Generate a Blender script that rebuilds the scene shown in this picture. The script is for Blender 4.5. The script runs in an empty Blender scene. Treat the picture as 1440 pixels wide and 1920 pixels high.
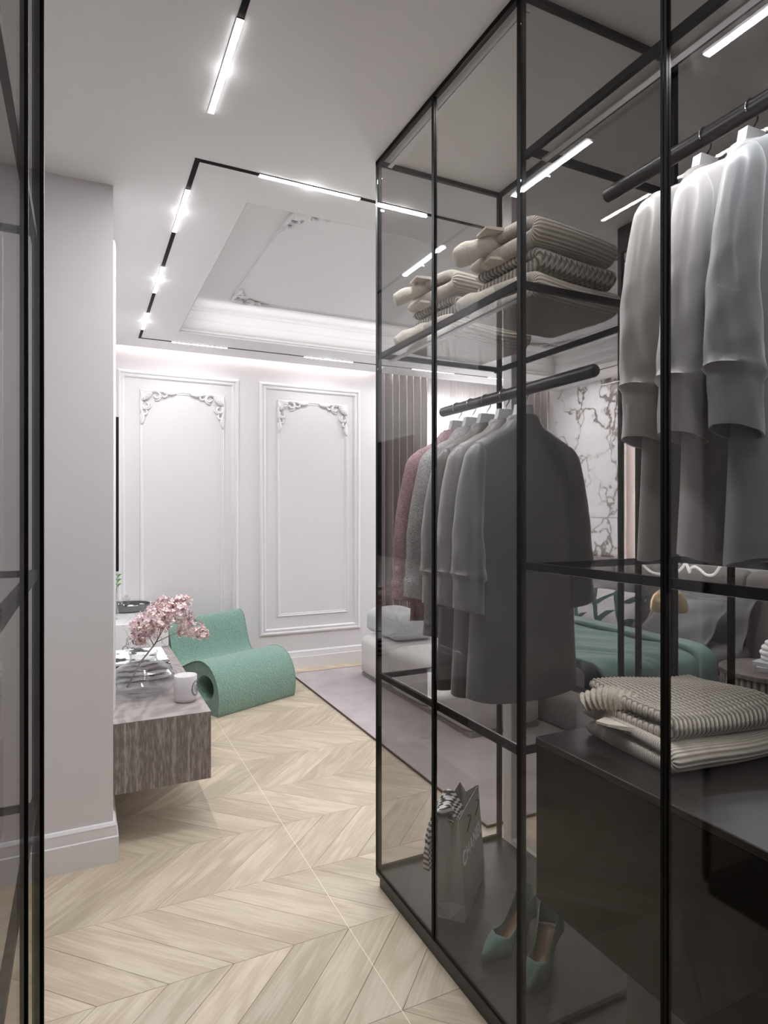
import bpy, bmesh, math, random
from mathutils import Vector, Matrix
random.seed(7)
S = bpy.context.scene
COL = S.collection
PI = math.pi
# ------------------------------------------------------------------ camera
H, EYE = 2.75, 1.42
cam = bpy.data.cameras.new('camera'); cam.sensor_fit = 'HORIZONTAL'; cam.sensor_width = 36.0
cam.lens = 36.0 * 1170.0 / 1440.0; cam.clip_start = 0.02; cam.clip_end = 60
co = bpy.data.objects.new('camera', cam); COL.objects.link(co)
co.location = (0, 0, EYE); co.rotation_euler = (PI / 2, 0, -math.radians(25.7365))
S.camera = co
# ------------------------------------------------------------------ world, exposure
S.view_settings.view_transform = 'Standard'; S.view_settings.look = 'None'
S.view_settings.exposure = 0.50; S.view_settings.gamma = 1.0; S.view_settings.use_curve_mapping = False
S.cycles.transparent_max_bounces = 40; S.cycles.max_bounces = 14; S.cycles.diffuse_bounces = 6
S.cycles.sample_clamp_indirect = 6.0; S.cycles.caustics_reflective = False
w = bpy.data.worlds.new('daylight'); S.world = w; w.use_nodes = True
bg = w.node_tree.nodes['Background']; bg.inputs[0].default_value = (0.86, 0.92, 1.0, 1); bg.inputs[1].default_value = 1.6
# ------------------------------------------------------------------ lights
LED_W, COVE_W, DAY_W, SHELF_W = 5.4, 2.0, 320.0, 1.4
def area(name, loc, sx, sy, watts, color=(1, 1, 1), rot=(0, 0, 0), spread=PI):
    l = bpy.data.lights.new(name, 'AREA'); l.shape = 'RECTANGLE'; l.size = sx; l.size_y = sy
    l.energy = watts; l.color = color; l.spread = spread
    o = bpy.data.objects.new(name, l); COL.objects.link(o); o.location = loc; o.rotation_euler = rot
    return o
area('window_daylight', (3.62, 6.35, 1.4), 2.2, 2.6, DAY_W, (0.93, 0.96, 1.0), (-PI / 2, 0, 0))
# cove tape lights above the crown of the ceiling recess and along the back wall gap
area('recess_cove_light', (2.4, 4.60, 2.80), 3.3, 0.03, COVE_W, (1, 0.99, 0.98), (PI / 2 + 0.5, 0, 0))
area('back_wall_cove_light', (1.35, 5.42, 2.80), 2.3, 0.03, COVE_W * 1.0, (1, 0.90, 0.85), (0, 0, 0))
area('curtain_cove_light', (3.6, 5.47, 2.80), 2.2, 0.03, COVE_W * 1.2, (1, 0.95, 0.91), (0, 0, 0))
# ------------------------------------------------------------------ node material helpers
def new_mat(name):
    m = bpy.data.materials.new(name); m.use_nodes = True
    nt = m.node_tree; b = nt.nodes['Principled BSDF']
    return m, nt, b
def N(nt, t, **kw):
    n = nt.nodes.new(t)
    for k, v in kw.items(): setattr(n, k, v)
    return n
def setin(n, **kw):
    for k, v in kw.items(): n.inputs[k.replace('_', ' ')].default_value = v
def c4(c): return (c[0], c[1], c[2], 1.0)
def plain(name, col, rough=0.5, metal=0.0, spec=0.5, bump=0.0, bscale=60.0, var=0.0, vscale=6.0, sheen=0.0, coat=0.0):
    m, nt, b = new_mat(name)
    b.inputs['Base Color'].default_value = c4(col); b.inputs['Roughness'].default_value = rough
    b.inputs['Metallic'].default_value = metal; b.inputs['Specular IOR Level'].default_value = spec
    b.inputs['Sheen Weight'].default_value = sheen; b.inputs['Coat Weight'].default_value = coat
    tc = N(nt, 'ShaderNodeTexCoord')
    if var > 0:
        no = N(nt, 'ShaderNodeTexNoise'); setin(no, Scale=vscale, Detail=4.0)
        mx = N(nt, 'ShaderNodeMix', data_type='RGBA')
        mx.inputs[6].default_value = c4([x * (1 - var) for x in col]); mx.inputs[7].default_value = c4([min(1, x * (1 + var)) for x in col])
        nt.links.new(tc.outputs['Object'], no.inputs['Vector']); nt.links.new(no.outputs['Fac'], mx.inputs[0])
        nt.links.new(mx.outputs[2], b.inputs['Base Color'])
    if bump > 0:
        no = N(nt, 'ShaderNodeTexNoise'); setin(no, Scale=bscale, Detail=5.0)
        bp = N(nt, 'ShaderNodeBump'); setin(bp, Strength=bump, Distance=0.01)
        nt.links.new(tc.outputs['Object'], no.inputs['Vector']); nt.links.new(no.outputs['Fac'], bp.inputs['Height'])
        nt.links.new(bp.outputs['Normal'], b.inputs['Normal'])
    return m
def emit(name, col, strength):
    m, nt, b = new_mat(name)
    b.inputs['Base Color'].default_value = c4(col); b.inputs['Emission Color'].default_value = c4(col)
    b.inputs['Emission Strength'].default_value = strength
    return m
def smoked(name, tint, refl=0.9, rough=0.0, cap=0.12):
    m = bpy.data.materials.new(name); m.use_nodes = True; nt = m.node_tree; nt.nodes.clear()
    out = N(nt, 'ShaderNodeOutputMaterial'); mix = N(nt, 'ShaderNodeMixShader')
    tr = N(nt, 'ShaderNodeBsdfTransparent'); tr.inputs[0].default_value = c4(tint)
    gl = N(nt, 'ShaderNodeBsdfGlossy'); gl.inputs[0].default_value = (1, 1, 1, 1); gl.inputs[1].default_value = rough
    fr = N(nt, 'ShaderNodeFresnel'); fr.inputs[0].default_value = 1.5
    mu = N(nt, 'ShaderNodeMath', operation='MULTIPLY'); mu.inputs[1].default_value = refl
    ge = N(nt, 'ShaderNodeNewGeometry'); io = N(nt, 'ShaderNodeMath', operation='MULTIPLY_ADD'); io.inputs[1].default_value = 1 / 1.5 - 1.5; io.inputs[2].default_value = 1.5
    nt.links.new(ge.outputs['Backfacing'], io.inputs[0]); nt.links.new(io.outputs[0], fr.inputs[0])   # same reflectance on both faces of the pane
    nt.links.new(fr.outputs[0], mu.inputs[0]); mn = N(nt, 'ShaderNodeMath', operation='MINIMUM'); mn.inputs[1].default_value = cap   # anti-glare coating
    nt.links.new(mu.outputs[0], mn.inputs[0]); nt.links.new(mn.outputs[0], mix.inputs[0])
    nt.links.new(tr.outputs[0], mix.inputs[1]); nt.links.new(gl.outputs[0], mix.inputs[2]); nt.links.new(mix.outputs[0], out.inputs[0])
    return m
def wood(name, c_dark, c_light, stretch=(1.2, 16, 16), rough=0.45, use_random=True, ring=3.0, bump=0.12, contrast=(0.32, 0.72)):
    m, nt, b = new_mat(name); b.inputs['Roughness'].default_value = rough
    tc = N(nt, 'ShaderNodeTexCoord'); mp = N(nt, 'ShaderNodeMapping'); mp.inputs['Scale'].default_value = stretch
    nt.links.new(tc.outputs['Object'], mp.inputs['Vector'])
    vec = mp.outputs['Vector']
    if use_random:
        oi = N(nt, 'ShaderNodeObjectInfo'); mu = N(nt, 'ShaderNodeMath', operation='MULTIPLY'); mu.inputs[1].default_value = 137.0
        nt.links.new(oi.outputs['Random'], mu.inputs[0]); ad = N(nt, 'ShaderNodeVectorMath', operation='ADD')
        cb = N(nt, 'ShaderNodeCombineXYZ'); nt.links.new(mu.outputs[0], cb.inputs[0]); nt.links.new(mu.outputs[0], cb.inputs[2])
        nt.links.new(vec, ad.inputs[0]); nt.links.new(cb.outputs[0], ad.inputs[1]); vec = ad.outputs[0]
    n1 = N(nt, 'ShaderNodeTexNoise'); setin(n1, Scale=1.0, Detail=2.0, Distortion=0.6)
    nt.links.new(vec, n1.inputs['Vector'])
    # growth rings: a sine of the broad noise
    m1 = N(nt, 'ShaderNodeMath', operation='MULTIPLY'); m1.inputs[1].default_value = ring * 2 * PI
    sn = N(nt, 'ShaderNodeMath', operation='SINE'); nt.links.new(n1.outputs['Fac'], m1.inputs[0]); nt.links.new(m1.outputs[0], sn.inputs[0])
    n2 = N(nt, 'ShaderNodeTexNoise'); setin(n2, Scale=6.0, Detail=6.0); 
    sc = N(nt, 'ShaderNodeVectorMath', operation='MULTIPLY'); sc.inputs[1].default_value = (0.6, 2.2, 2.2)
    nt.links.new(vec, sc.inputs[0]); nt.links.new(sc.outputs[0], n2.inputs['Vector'])
    a1 = N(nt, 'ShaderNodeMath', operation='MULTIPLY_ADD'); a1.inputs[1].default_value = 0.16; nt.links.new(sn.outputs[0], a1.inputs[0]); nt.links.new(n2.outputs['Fac'], a1.inputs[2])
    rp = N(nt, 'ShaderNodeValToRGB'); rp.color_ramp.elements[0].position = contrast[0]; rp.color_ramp.elements[1].position = contrast[1]
    rp.color_ramp.elements[0].color = c4(c_dark); rp.color_ramp.elements[1].color = c4(c_light)
    nt.links.new(a1.outputs[0], rp.inputs[0])
    col = rp.outputs[0]
    if use_random:
        hs = N(nt, 'ShaderNodeHueSaturation'); mr = N(nt, 'ShaderNodeMapRange'); mr.inputs[3].default_value = 0.86; mr.inputs[4].default_value = 1.1
        nt.links.new(oi.outputs['Random'], mr.inputs[0]); nt.links.new(mr.outputs[0], hs.inputs['Value']); nt.links.new(col, hs.inputs['Color']); col = hs.outputs[0]
    nt.links.new(col, b.inputs['Base Color'])
    bp = N(nt, 'ShaderNodeBump'); setin(bp, Strength=bump, Distance=0.003)
    nt.links.new(a1.outputs[0], bp.inputs['Height']); nt.links.new(bp.outputs[0], b.inputs['Normal'])
    return m
def marble(name, base, vein, scale=1.6, rough=0.15, width=0.035):
    m, nt, b = new_mat(name); b.inputs['Roughness'].default_value = rough
    tc = N(nt, 'ShaderNodeTexCoord')
    n0 = N(nt, 'ShaderNodeTexNoise'); setin(n0, Scale=scale * 1.3, Detail=5.0)
    mx = N(nt, 'ShaderNodeVectorMath', operation='MULTIPLY_ADD'); mx.inputs[1].default_value = (0.7, 0.7, 0.7)
    nt.links.new(tc.outputs['Object'], n0.inputs['Vector']); nt.links.new(n0.outputs['Color'], mx.inputs[0]); nt.links.new(tc.outputs['Object'], mx.inputs[2])
    v = N(nt, 'ShaderNodeTexVoronoi', feature='DISTANCE_TO_EDGE'); v.inputs['Scale'].default_value = scale
    nt.links.new(mx.outputs[0], v.inputs['Vector'])
    n1 = N(nt, 'ShaderNodeTexNoise'); setin(n1, Scale=scale * 5, Detail=8.0, Roughness=0.7); nt.links.new(mx.outputs[0], n1.inputs['Vector'])
    dv = N(nt, 'ShaderNodeMath', operation='DIVIDE'); dv.inputs[1].default_value = width; nt.links.new(v.outputs['Distance'], dv.inputs[0])
    hv = N(nt, 'ShaderNodeMath', operation='MULTIPLY'); hv.inputs[1].default_value = 0.5; nt.links.new(dv.outputs[0], hv.inputs[0])
    ad = N(nt, 'ShaderNodeMath', operation='MULTIPLY_ADD'); ad.inputs[1].default_value = 0.7; nt.links.new(n1.outputs['Fac'], ad.inputs[0]); nt.links.new(hv.outputs[0], ad.inputs[2])
    rp = N(nt, 'ShaderNodeValToRGB'); e = rp.color_ramp.elements
    e[0].position = 0.38; e[0].color = c4(vein); e[1].position = 0.72; e[1].color = c4(base)
    x = rp.color_ramp.elements.new(0.50); x.color = c4([(a + 2 * c) / 3 for a, c in zip(vein, base)])
    n3 = N(nt, 'ShaderNodeTexNoise'); setin(n3, Scale=scale * 0.8, Detail=2.0); nt.links.new(tc.outputs['Object'], n3.inputs['Vector'])
    mk = N(nt, 'ShaderNodeMath', operation='MULTIPLY_ADD'); mk.inputs[1].default_value = 0.9; mk.inputs[2].default_value = -0.47
    nt.links.new(n3.outputs['Fac'], mk.inputs[0]); a3 = N(nt, 'ShaderNodeMath', operation='ADD'); nt.links.new(ad.outputs[0], a3.inputs[0]); nt.links.new(mk.outputs[0], a3.inputs[1])
    nt.links.new(a3.outputs[0], rp.inputs[0]); nt.links.new(rp.outputs[0], b.inputs['Base Color'])
    return m
def knit(name, col, per, gap=0.55, strength=0.6, cable=False, wper=0.02, rough=0.9):
    """ribs across the fold (UV u in metres), optional stitch columns along v"""
    m, nt, b = new_mat(name); b.inputs['Roughness'].default_value = rough; b.inputs['Sheen Weight'].default_value = 0.3
    b.inputs['Specular IOR Level'].default_value = 0.2
    uv = N(nt, 'ShaderNodeUVMap'); sp = N(nt, 'ShaderNodeSeparateXYZ'); nt.links.new(uv.outputs[0], sp.inputs[0])
    no = N(nt, 'ShaderNodeTexNoise'); setin(no, Scale=90.0, Detail=3.0)
    tc = N(nt, 'ShaderNodeTexCoord'); nt.links.new(tc.outputs['Object'], no.inputs['Vector'])
    ph = N(nt, 'ShaderNodeMath', operation='MULTIPLY'); ph.inputs[1].default_value = 2 * PI / per
    nt.links.new(sp.outputs[0], ph.inputs[0]); src = ph.outputs[0]
    if cable:
        pw = N(nt, 'ShaderNodeMath', operation='MULTIPLY'); pw.inputs[1].default_value = 1.0 / wper; nt.links.new(sp.outputs[1], pw.inputs[0])
        pp = N(nt, 'ShaderNodeMath', operation='PINGPONG'); pp.inputs[1].default_value = 0.5; nt.links.new(pw.outputs[0], pp.inputs[0])
        sh = N(nt, 'ShaderNodeMath', operation='MULTIPLY_ADD'); sh.inputs[1].default_value = 2 * PI * 1.1
        nt.links.new(pp.outputs[0], sh.inputs[0]); nt.links.new(src, sh.inputs[2]); src = sh.outputs[0]
    sn = N(nt, 'ShaderNodeMath', operation='SINE'); nt.links.new(src, sn.inputs[0])
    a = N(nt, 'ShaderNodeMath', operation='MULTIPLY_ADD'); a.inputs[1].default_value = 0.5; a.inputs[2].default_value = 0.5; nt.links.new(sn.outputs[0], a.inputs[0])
    h = N(nt, 'ShaderNodeMath', operation='MULTIPLY_ADD'); h.inputs[1].default_value = 0.35; nt.links.new(no.outputs['Fac'], h.inputs[0]); nt.links.new(a.outputs[0], h.inputs[2])
    bp = N(nt, 'ShaderNodeBump'); setin(bp, Strength=strength, Distance=per * 0.6); nt.links.new(h.outputs[0], bp.inputs['Height']); nt.links.new(bp.outputs[0], b.inputs['Normal'])
    mx = N(nt, 'ShaderNodeMix', data_type='RGBA'); mx.inputs[6].default_value = c4([x * gap for x in col]); mx.inputs[7].default_value = c4(col)  # gaps between ribs painted darker, crease shade put into the colour
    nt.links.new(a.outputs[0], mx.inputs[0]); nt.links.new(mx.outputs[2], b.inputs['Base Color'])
    return m
def tweed(name, c1, c2, scale=220.0, bump=0.5):
    m, nt, b = new_mat(name); b.inputs['Roughness'].default_value = 0.95; b.inputs['Specular IOR Level'].default_value = 0.1
    tc = N(nt, 'ShaderNodeTexCoord'); v = N(nt, 'ShaderNodeTexVoronoi'); v.inputs['Scale'].default_value = scale
    nt.links.new(tc.outputs['Object'], v.inputs['Vector'])
    mx = N(nt, 'ShaderNodeMix', data_type='RGBA'); mx.inputs[6].default_value = c4(c1); mx.inputs[7].default_value = c4(c2)
    sp = N(nt, 'ShaderNodeSeparateColor'); nt.links.new(v.outputs['Color'], sp.inputs[0]); nt.links.new(sp.outputs[0], mx.inputs[0])
    nt.links.new(mx.outputs[2], b.inputs['Base Color'])
    bp = N(nt, 'ShaderNodeBump'); setin(bp, Strength=bump, Distance=0.004); nt.links.new(v.outputs['Distance'], bp.inputs['Height']); nt.links.new(bp.outputs[0], b.inputs['Normal'])
    return m
def stripes(name, c1, c2, scale, dist, axis='Z', rough=0.7, coords='Object'):
    m, nt, b = new_mat(name); b.inputs['Roughness'].default_value = rough
    tc = N(nt, 'ShaderNodeTexCoord'); wv = N(nt, 'ShaderNodeTexWave', bands_direction=axis); setin(wv, Scale=scale, Distortion=dist, Detail=2.0)
    wv.inputs['Detail Scale'].default_value = 1.2
    nt.links.new(tc.outputs[coords], wv.inputs['Vector'])
    rp = N(nt, 'ShaderNodeValToRGB'); rp.color_ramp.interpolation = 'CONSTANT'; e = rp.color_ramp.elements
    e[0].position = 0; e[0].color = c4(c1); e[1].position = 0.5; e[1].color = c4(c2)
    nt.links.new(wv.outputs['Fac'], rp.inputs[0]); nt.links.new(rp.outputs[0], b.inputs['Base Color'])
    return m
M = {}
M['wall'] = plain('wall_paint', (0.70, 0.668, 0.682), 0.6, bump=0.03, bscale=300)
M['ceil'] = plain('ceiling_paint', (0.81, 0.80, 0.81), 0.7)
M['trim'] = plain('moulding_paint', (0.75, 0.72, 0.735), 0.45)
M['plaster'] = plain('ornament_plaster', (0.74, 0.70, 0.705), 0.5)
M['coffer'] = plain('recess_paint', (0.76, 0.75, 0.76), 0.6)
M['black'] = plain('black_steel', (0.004, 0.0035, 0.003), 0.55, 0.0, 0.1)
M['blackmat'] = plain('black_lacquer', (0.02, 0.017, 0.016), 0.35)
M['base'] = plain('dark_base_board', (0.020, 0.019, 0.018), 0.42)
M['glass'] = smoked('smoked_glass', (0.825, 0.818, 0.815), 0.45, 0.0, 0.08)
M['shelfglass'] = smoked('shelf_glass', (0.93, 0.93, 0.93), 0.35, 0.0, 0.05)
M['drawer'] = plain('dark_drawer_lacquer', (0.010, 0.008, 0.006), 0.4, 0.0, 0.15)
M['plank'] = wood('oak_plank', (0.46, 0.375, 0.275), (0.58, 0.49, 0.38), (1.8, 9, 9), 0.42, True, 3.5)
M['slab'] = plain('subfloor', (0.30, 0.24, 0.17), 0.7)
M['led'] = emit('led_diffuser', (1, 1, 1), 9.0)
M['console'] = wood('grey_oak_veneer', (0.175, 0.145, 0.13), (0.42, 0.37, 0.345), (34, 34, 1.6), 0.5, False, 1.5, 0.2)
M['consoletop'] = wood('grey_oak_veneer_top', (0.24, 0.20, 0.195), (0.36, 0.315, 0.31), (3.4, 1.5, 3), 0.45, False, 12.0, 0.1, (0.30, 0.62))
M['marble'] = marble('white_marble', (0.80, 0.79, 0.79), (0.36, 0.33, 0.32), 3.0, 0.15, 0.03)
M['marblewall'] = marble('grey_marble', (0.74, 0.74, 0.76), (0.17, 0.13, 0.11), 2.8, 0.2, 0.10)
M['green'] = plain('green_boucle', (0.205, 0.335, 0.275), 0.95, bump=1.0, bscale=95, var=0.35, vscale=95, spec=0.2, sheen=0.4)
M['rug'] = plain('lilac_rug', (0.43, 0.375, 0.38), 0.95, bump=0.3, bscale=120, var=0.26, vscale=5.0, spec=0.1)
M['rugedge'] = plain('rug_binding', (0.09, 0.06, 0.05), 0.9)
M['white'] = plain('white_paint', (0.78, 0.77, 0.77), 0.4)
M['hanger'] = plain('hanger_white', (0.75, 0.74, 0.75), 0.4)
M['chrome'] = plain('chrome_wire', (0.6, 0.6, 0.6), 0.2, 1.0)
M['bedlinen'] = plain('grey_bed_linen', (0.21, 0.205, 0.21), 0.8, bump=0.06, bscale=25)
M['head'] = plain('taupe_headboard', (0.23, 0.20, 0.19), 0.8, bump=0.1, bscale=200)
M['bedbase'] = plain('bed_base_fabric', (0.27, 0.245, 0.24), 0.85)
M['ottoman'] = plain('white_boucle', (0.66, 0.63, 0.62), 0.9, bump=0.12, bscale=160)
M['cushion'] = plain('light_grey_cushion', (0.52, 0.53, 0.55), 0.85, bump=0.1, bscale=40)
M['throw'] = plain('sage_velvet', (0.12, 0.27, 0.215), 0.7, bump=0.35, bscale=14, var=0.1, vscale=10, sheen=0.6)
M['curtain'] = plain('taupe_curtain', (0.36, 0.325, 0.315), 0.85)
M['gold'] = plain('brass', (0.55, 0.40, 0.20), 0.3, 1.0)
M['cream'] = plain('cream_enamel', (0.85, 0.76, 0.60), 0.4)
M['walnut'] = wood('fluted_walnut', (0.10, 0.085, 0.075), (0.20, 0.17, 0.155), (8, 8, 1), 0.5, False, 2.0)
M['paperbag'] = plain('grey_paper', (0.30, 0.30, 0.30), 0.55)
M['paperin'] = plain('grey_paper_inside', (0.14, 0.14, 0.14), 0.7)
M['zebra'] = stripes('black_white_cloth', (0.02, 0.02, 0.02), (0.75, 0.74, 0.74), 12.0, 2.5, 'Z')
M['zebra2'] = stripes('black_white_print', (0.03, 0.03, 0.03), (0.86, 0.86, 0.86), 9.0, 6.0, 'Z')
M['teal'] = plain('sage_suede', (0.13, 0.235, 0.205), 0.85, bump=0.1, bscale=200, var=0.15, vscale=30, sheen=0.3)
M['nude'] = plain('nude_leather', (0.30, 0.20, 0.14), 0.35)
M['ceramic'] = plain('candle_ceramic', (0.66, 0.625, 0.63), 0.25)
M['ink'] = plain('grey_ink', (0.14, 0.14, 0.15), 0.5)
M['inkwhite'] = plain('white_ink', (0.82, 0.82, 0.82), 0.5)
M['tv'] = plain('screen_black', (0.008, 0.008, 0.009), 0.15)
M['stemwood'] = plain('twig', (0.30, 0.23, 0.17), 0.8)
M['petal'] = plain('pink_petal', (0.80, 0.57, 0.585), 0.7, var=0.28, vscale=60)
M['petal2'] = plain('blush_petal', (0.92, 0.82, 0.81), 0.7, var=0.10, vscale=60)
M['petal3'] = plain('dusky_petal', (0.42, 0.24, 0.26), 0.75, var=0.2, vscale=60)
M['trayblack'] = plain('tray_lacquer', (0.13, 0.13, 0.135), 0.3)
M['leaf'] = plain('leaf_green', (0.10, 0.26, 0.05), 0.6)
M['niche'] = plain('niche_plaster', (0.80, 0.70, 0.66), 0.6)
M['bagleather'] = plain('dark_leather', (0.035, 0.035, 0.038), 0.35)
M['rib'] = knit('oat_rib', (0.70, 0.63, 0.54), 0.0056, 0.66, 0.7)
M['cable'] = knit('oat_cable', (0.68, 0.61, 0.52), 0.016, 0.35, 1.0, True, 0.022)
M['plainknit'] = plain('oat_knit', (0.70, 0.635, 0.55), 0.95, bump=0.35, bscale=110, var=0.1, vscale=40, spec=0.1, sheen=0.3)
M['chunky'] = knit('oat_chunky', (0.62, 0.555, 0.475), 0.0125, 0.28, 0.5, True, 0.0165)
M['chunkysleeve'] = plain('oat_chunky_sleeve', (0.55, 0.49, 0.415), 0.95, bump=0.5, bscale=120, var=0.2, vscale=90, spec=0.1)
M['tweed'] = tweed('rose_tweed', (0.40, 0.24, 0.25), (0.58, 0.42, 0.425), 300)
M['boucle'] = tweed('grey_boucle', (0.40, 0.39, 0.38), (0.62, 0.61, 0.60), 260, 0.8)
def satin(name, col): return plain(name, col, 0.34, spec=0.5, sheen=0.8, var=0.05, vscale=5)
m, nt, b = new_mat('clear_glass'); b.inputs['Transmission Weight'].default_value = 1.0; b.inputs['Roughness'].default_value = 0.0; b.inputs['IOR'].default_value = 1.45
M['clear'] = smoked('clear_glass_thin', (0.95, 0.955, 0.955), 1.6, 0.0, 0.9)
m = bpy.data.materials.new('sheer_voile'); m.use_nodes = True; nt = m.node_tree; nt.nodes.clear()
o_ = N(nt, 'ShaderNodeOutputMaterial'); mi = N(nt, 'ShaderNodeMixShader'); mi2 = N(nt, 'ShaderNodeMixShader')
df = N(nt, 'ShaderNodeBsdfDiffuse'); df.inputs[0].default_value = (0.88, 0.86, 0.85, 1); tl = N(nt, 'ShaderNodeBsdfTranslucent'); tl.inputs[0].default_value = (0.9, 0.88, 0.87, 1)
tp = N(nt, 'ShaderNodeBsdfTransparent'); mi.inputs[0].default_value = 0.55; mi2.inputs[0].default_value = 0.2
nt.links.new(df.outputs[0], mi.inputs[1]); nt.links.new(tl.outputs[0], mi.inputs[2]); nt.links.new(mi.outputs[0], mi2.inputs[1]); nt.links.new(tp.outputs[0], mi2.inputs[2]); nt.links.new(mi2.outputs[0], o_.inputs[0])
M['sheer'] = m
# ------------------------------------------------------------------ geometry helpers
class MB:
    def __init__(s): s.v = []; s.f = []; s.uv = {}
    def quadstrip(s, a, b, flip=False, closed=True):
        n = len(a)
        for i in range(n if closed else n - 1):
            j = (i + 1) % n
            q = (a[i], a[j], b[j], b[i]); s.f.append(q[::-1] if flip else q)
    def add(s, pts): i = len(s.v); s.v += [tuple(p) for p in pts]; return list(range(i, i + len(pts)))
    def box(s, x0, x1, y0, y1, z0, z1, b=0.0):
        if b <= 0:
            i = s.add([(x, y, z) for z in (z0, z1) for x, y in ((x0, y0), (x1, y0), (x1, y1), (x0, y1))])
            s.f += [(i[3], i[2], i[1], i[0]), (i[4], i[5], i[6], i[7])]; s.quadstrip(i[:4], i[4:]); return s
        cx, cy = [(x0, y0), (x1, y0), (x1, y1), (x0, y1)], None
        def ring(d, z): return s.add([(x0 + d, y0 + b, z), (x0 + b, y0 + d, z), (x1 - b, y0 + d, z), (x1 - d, y0 + b, z), (x1 - d, y1 - b, z), (x1 - b, y1 - d, z), (x0 + b, y1 - d, z), (x0 + d, y1 - b, z)] if d < b else
                            [(x0 + b, y0 + b, z)] * 0 + [(x0 + b, y0 + b + 0, z), (x0 + b, y0 + b, z), (x1 - b, y0 + b, z), (x1 - b, y0 + b, z), (x1 - b, y1 - b, z), (x1 - b, y1 - b, z), (x0 + b, y1 - b, z), (x0 + b, y1 - b, z)])
        r = [ring(b, z0), ring(0, z0 + b), ring(0, z1 - b), ring(b, z1)]
        for p, q in zip(r, r[1:]): s.quadstrip(p, q)
        s.f += [tuple(r[0][::-1]), tuple(r[3])]; return s
    def tube(s, pts, rad, n=10, caps=True, squash=None):
        pts = [Vector(p) for p in pts]; k = len(pts)
        if not hasattr(rad, '__len__'): rad = [rad] * k
        up = None; rings = []
        for i in range(k):
            t = (pts[min(i + 1, k - 1)] - pts[max(i - 1, 0)]).normalized()
            if up is None: up = Vector((0, 0, 1)) if abs(t.z) < 0.9 else Vector((0, 1, 0))
            a = t.cross(up).normalized(); up = a.cross(t).normalized()
            rings.append(s.add([pts[i] + (a * math.cos(2 * PI * j / n) + up * math.sin(2 * PI * j / n)) * rad[i] for j in range(n)]))
        for p, q in zip(rings, rings[1:]): s.quadstrip(p, q)
        if caps: s.f += [tuple(rings[0][::-1]), tuple(rings[-1])]
        return s
    def lathe(s, prof, c=(0, 0, 0), n=32, caps=True):
        rings = [s.add([(c[0] + r * math.cos(2 * PI * j / n), c[1] + r * math.sin(2 * PI * j / n), c[2] + z) for j in range(n)]) for r, z in prof]
        for p, q in zip(rings, rings[1:]): s.quadstrip(p, q)
        if caps: s.f += [tuple(rings[0][::-1]), tuple(rings[-1])]
        return s
    def prism(s, poly, f0, f1):
        a = s.add([f0(*p) for p in poly]); b = s.add([f1(*p) for p in poly]); s.quadstrip(a, b); s.f += [tuple(a[::-1]), tuple(b)]; return s
    def xf(s, m, i0=0):
        for i in range(i0, len(s.v)): s.v[i] = tuple(m @ Vector(s.v[i]))
        return s
    def build(s, name, mat, parent=None, smooth=False, kind=None, sharp=None, fix=True):
        me = bpy.data.meshes.new(name); me.from_pydata(s.v, [], s.f)
        if fix:
            bm = bmesh.new(); bm.from_mesh(me); bmesh.ops.remove_doubles(bm, verts=bm.verts, dist=1e-6)
            bmesh.ops.recalc_face_normals(bm, faces=bm.faces); bm.to_mesh(me); bm.free()
        me.materials.append(mat)
        if smooth:
            me.polygons.foreach_set('use_smooth', [True] * len(me.polygons))
            if sharp: me.set_sharp_from_angle(angle=math.radians(sharp))
        o = bpy.data.objects.new(name, me); COL.objects.link(o); o.parent = parent
        if kind: o['kind'] = kind
        return o
def tag(o, label, cat, group=None):
    o['label'] = label; o['category'] = cat
    if group: o['group'] = group
    return o
def thing(name, label, cat, loc=(0, 0, 0), rz=0.0, group=None):
    o = bpy.data.objects.new(name, None); COL.objects.link(o); o.location = loc; o.rotation_euler = (0, 0, rz)
    o.empty_display_size = 0.05
    return tag(o, label, cat, group)
def copy_tree(o, parent=None):
    c = o.copy(); COL.objects.link(c)
    if parent: c.parent = parent
    for ch in list(o.children): copy_tree(ch, c)
    return c
def struct(mb, name, mat, parent=None, smooth=False, sharp=None):
    return mb.build(name, mat, parent, smooth, None if parent else 'structure', sharp)
def box(name, mat, x0, x1, y0, y1, z0, z1, parent=None, b=0.0):
    return MB().box(x0, x1, y0, y1, z0, z1, b).build(name, mat, parent)
def lerp_table(tab, z):
    for a, b in zip(tab, tab[1:]):
        if (a[0] - z) * (b[0] - z) <= 0:
            t = (z - a[0]) / (b[0] - a[0]) if b[0] != a[0] else 0; t = t * t * (3 - 2 * t) * 0.5 + t * 0.5
            return [p + (q - p) * t for p, q in zip(a[1:], b[1:])]
    return list(tab[-1][1:])
def superring(hw, ht, n, p=2.3):
    r = []
    for j in range(n):
        a = 2 * PI * j / n; ca, sa = math.cos(a), math.sin(a)
        r.append((hw * math.copysign(abs(ca) ** (2 / p), ca), ht * math.copysign(abs(sa) ** (2 / p), sa)))
    return r
# ================================================================== ROOM
XL, XR, YB, YF = 0.11, 4.72, 5.45, -1.2
WL = -0.72                                  # closet's left wall, behind the near wardrobe
floor = struct(MB().box(WL - 0.1, XR + 0.1, YF - 0.1, 5.95, -0.12, -0.012), 'floor', M['slab'])
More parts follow.
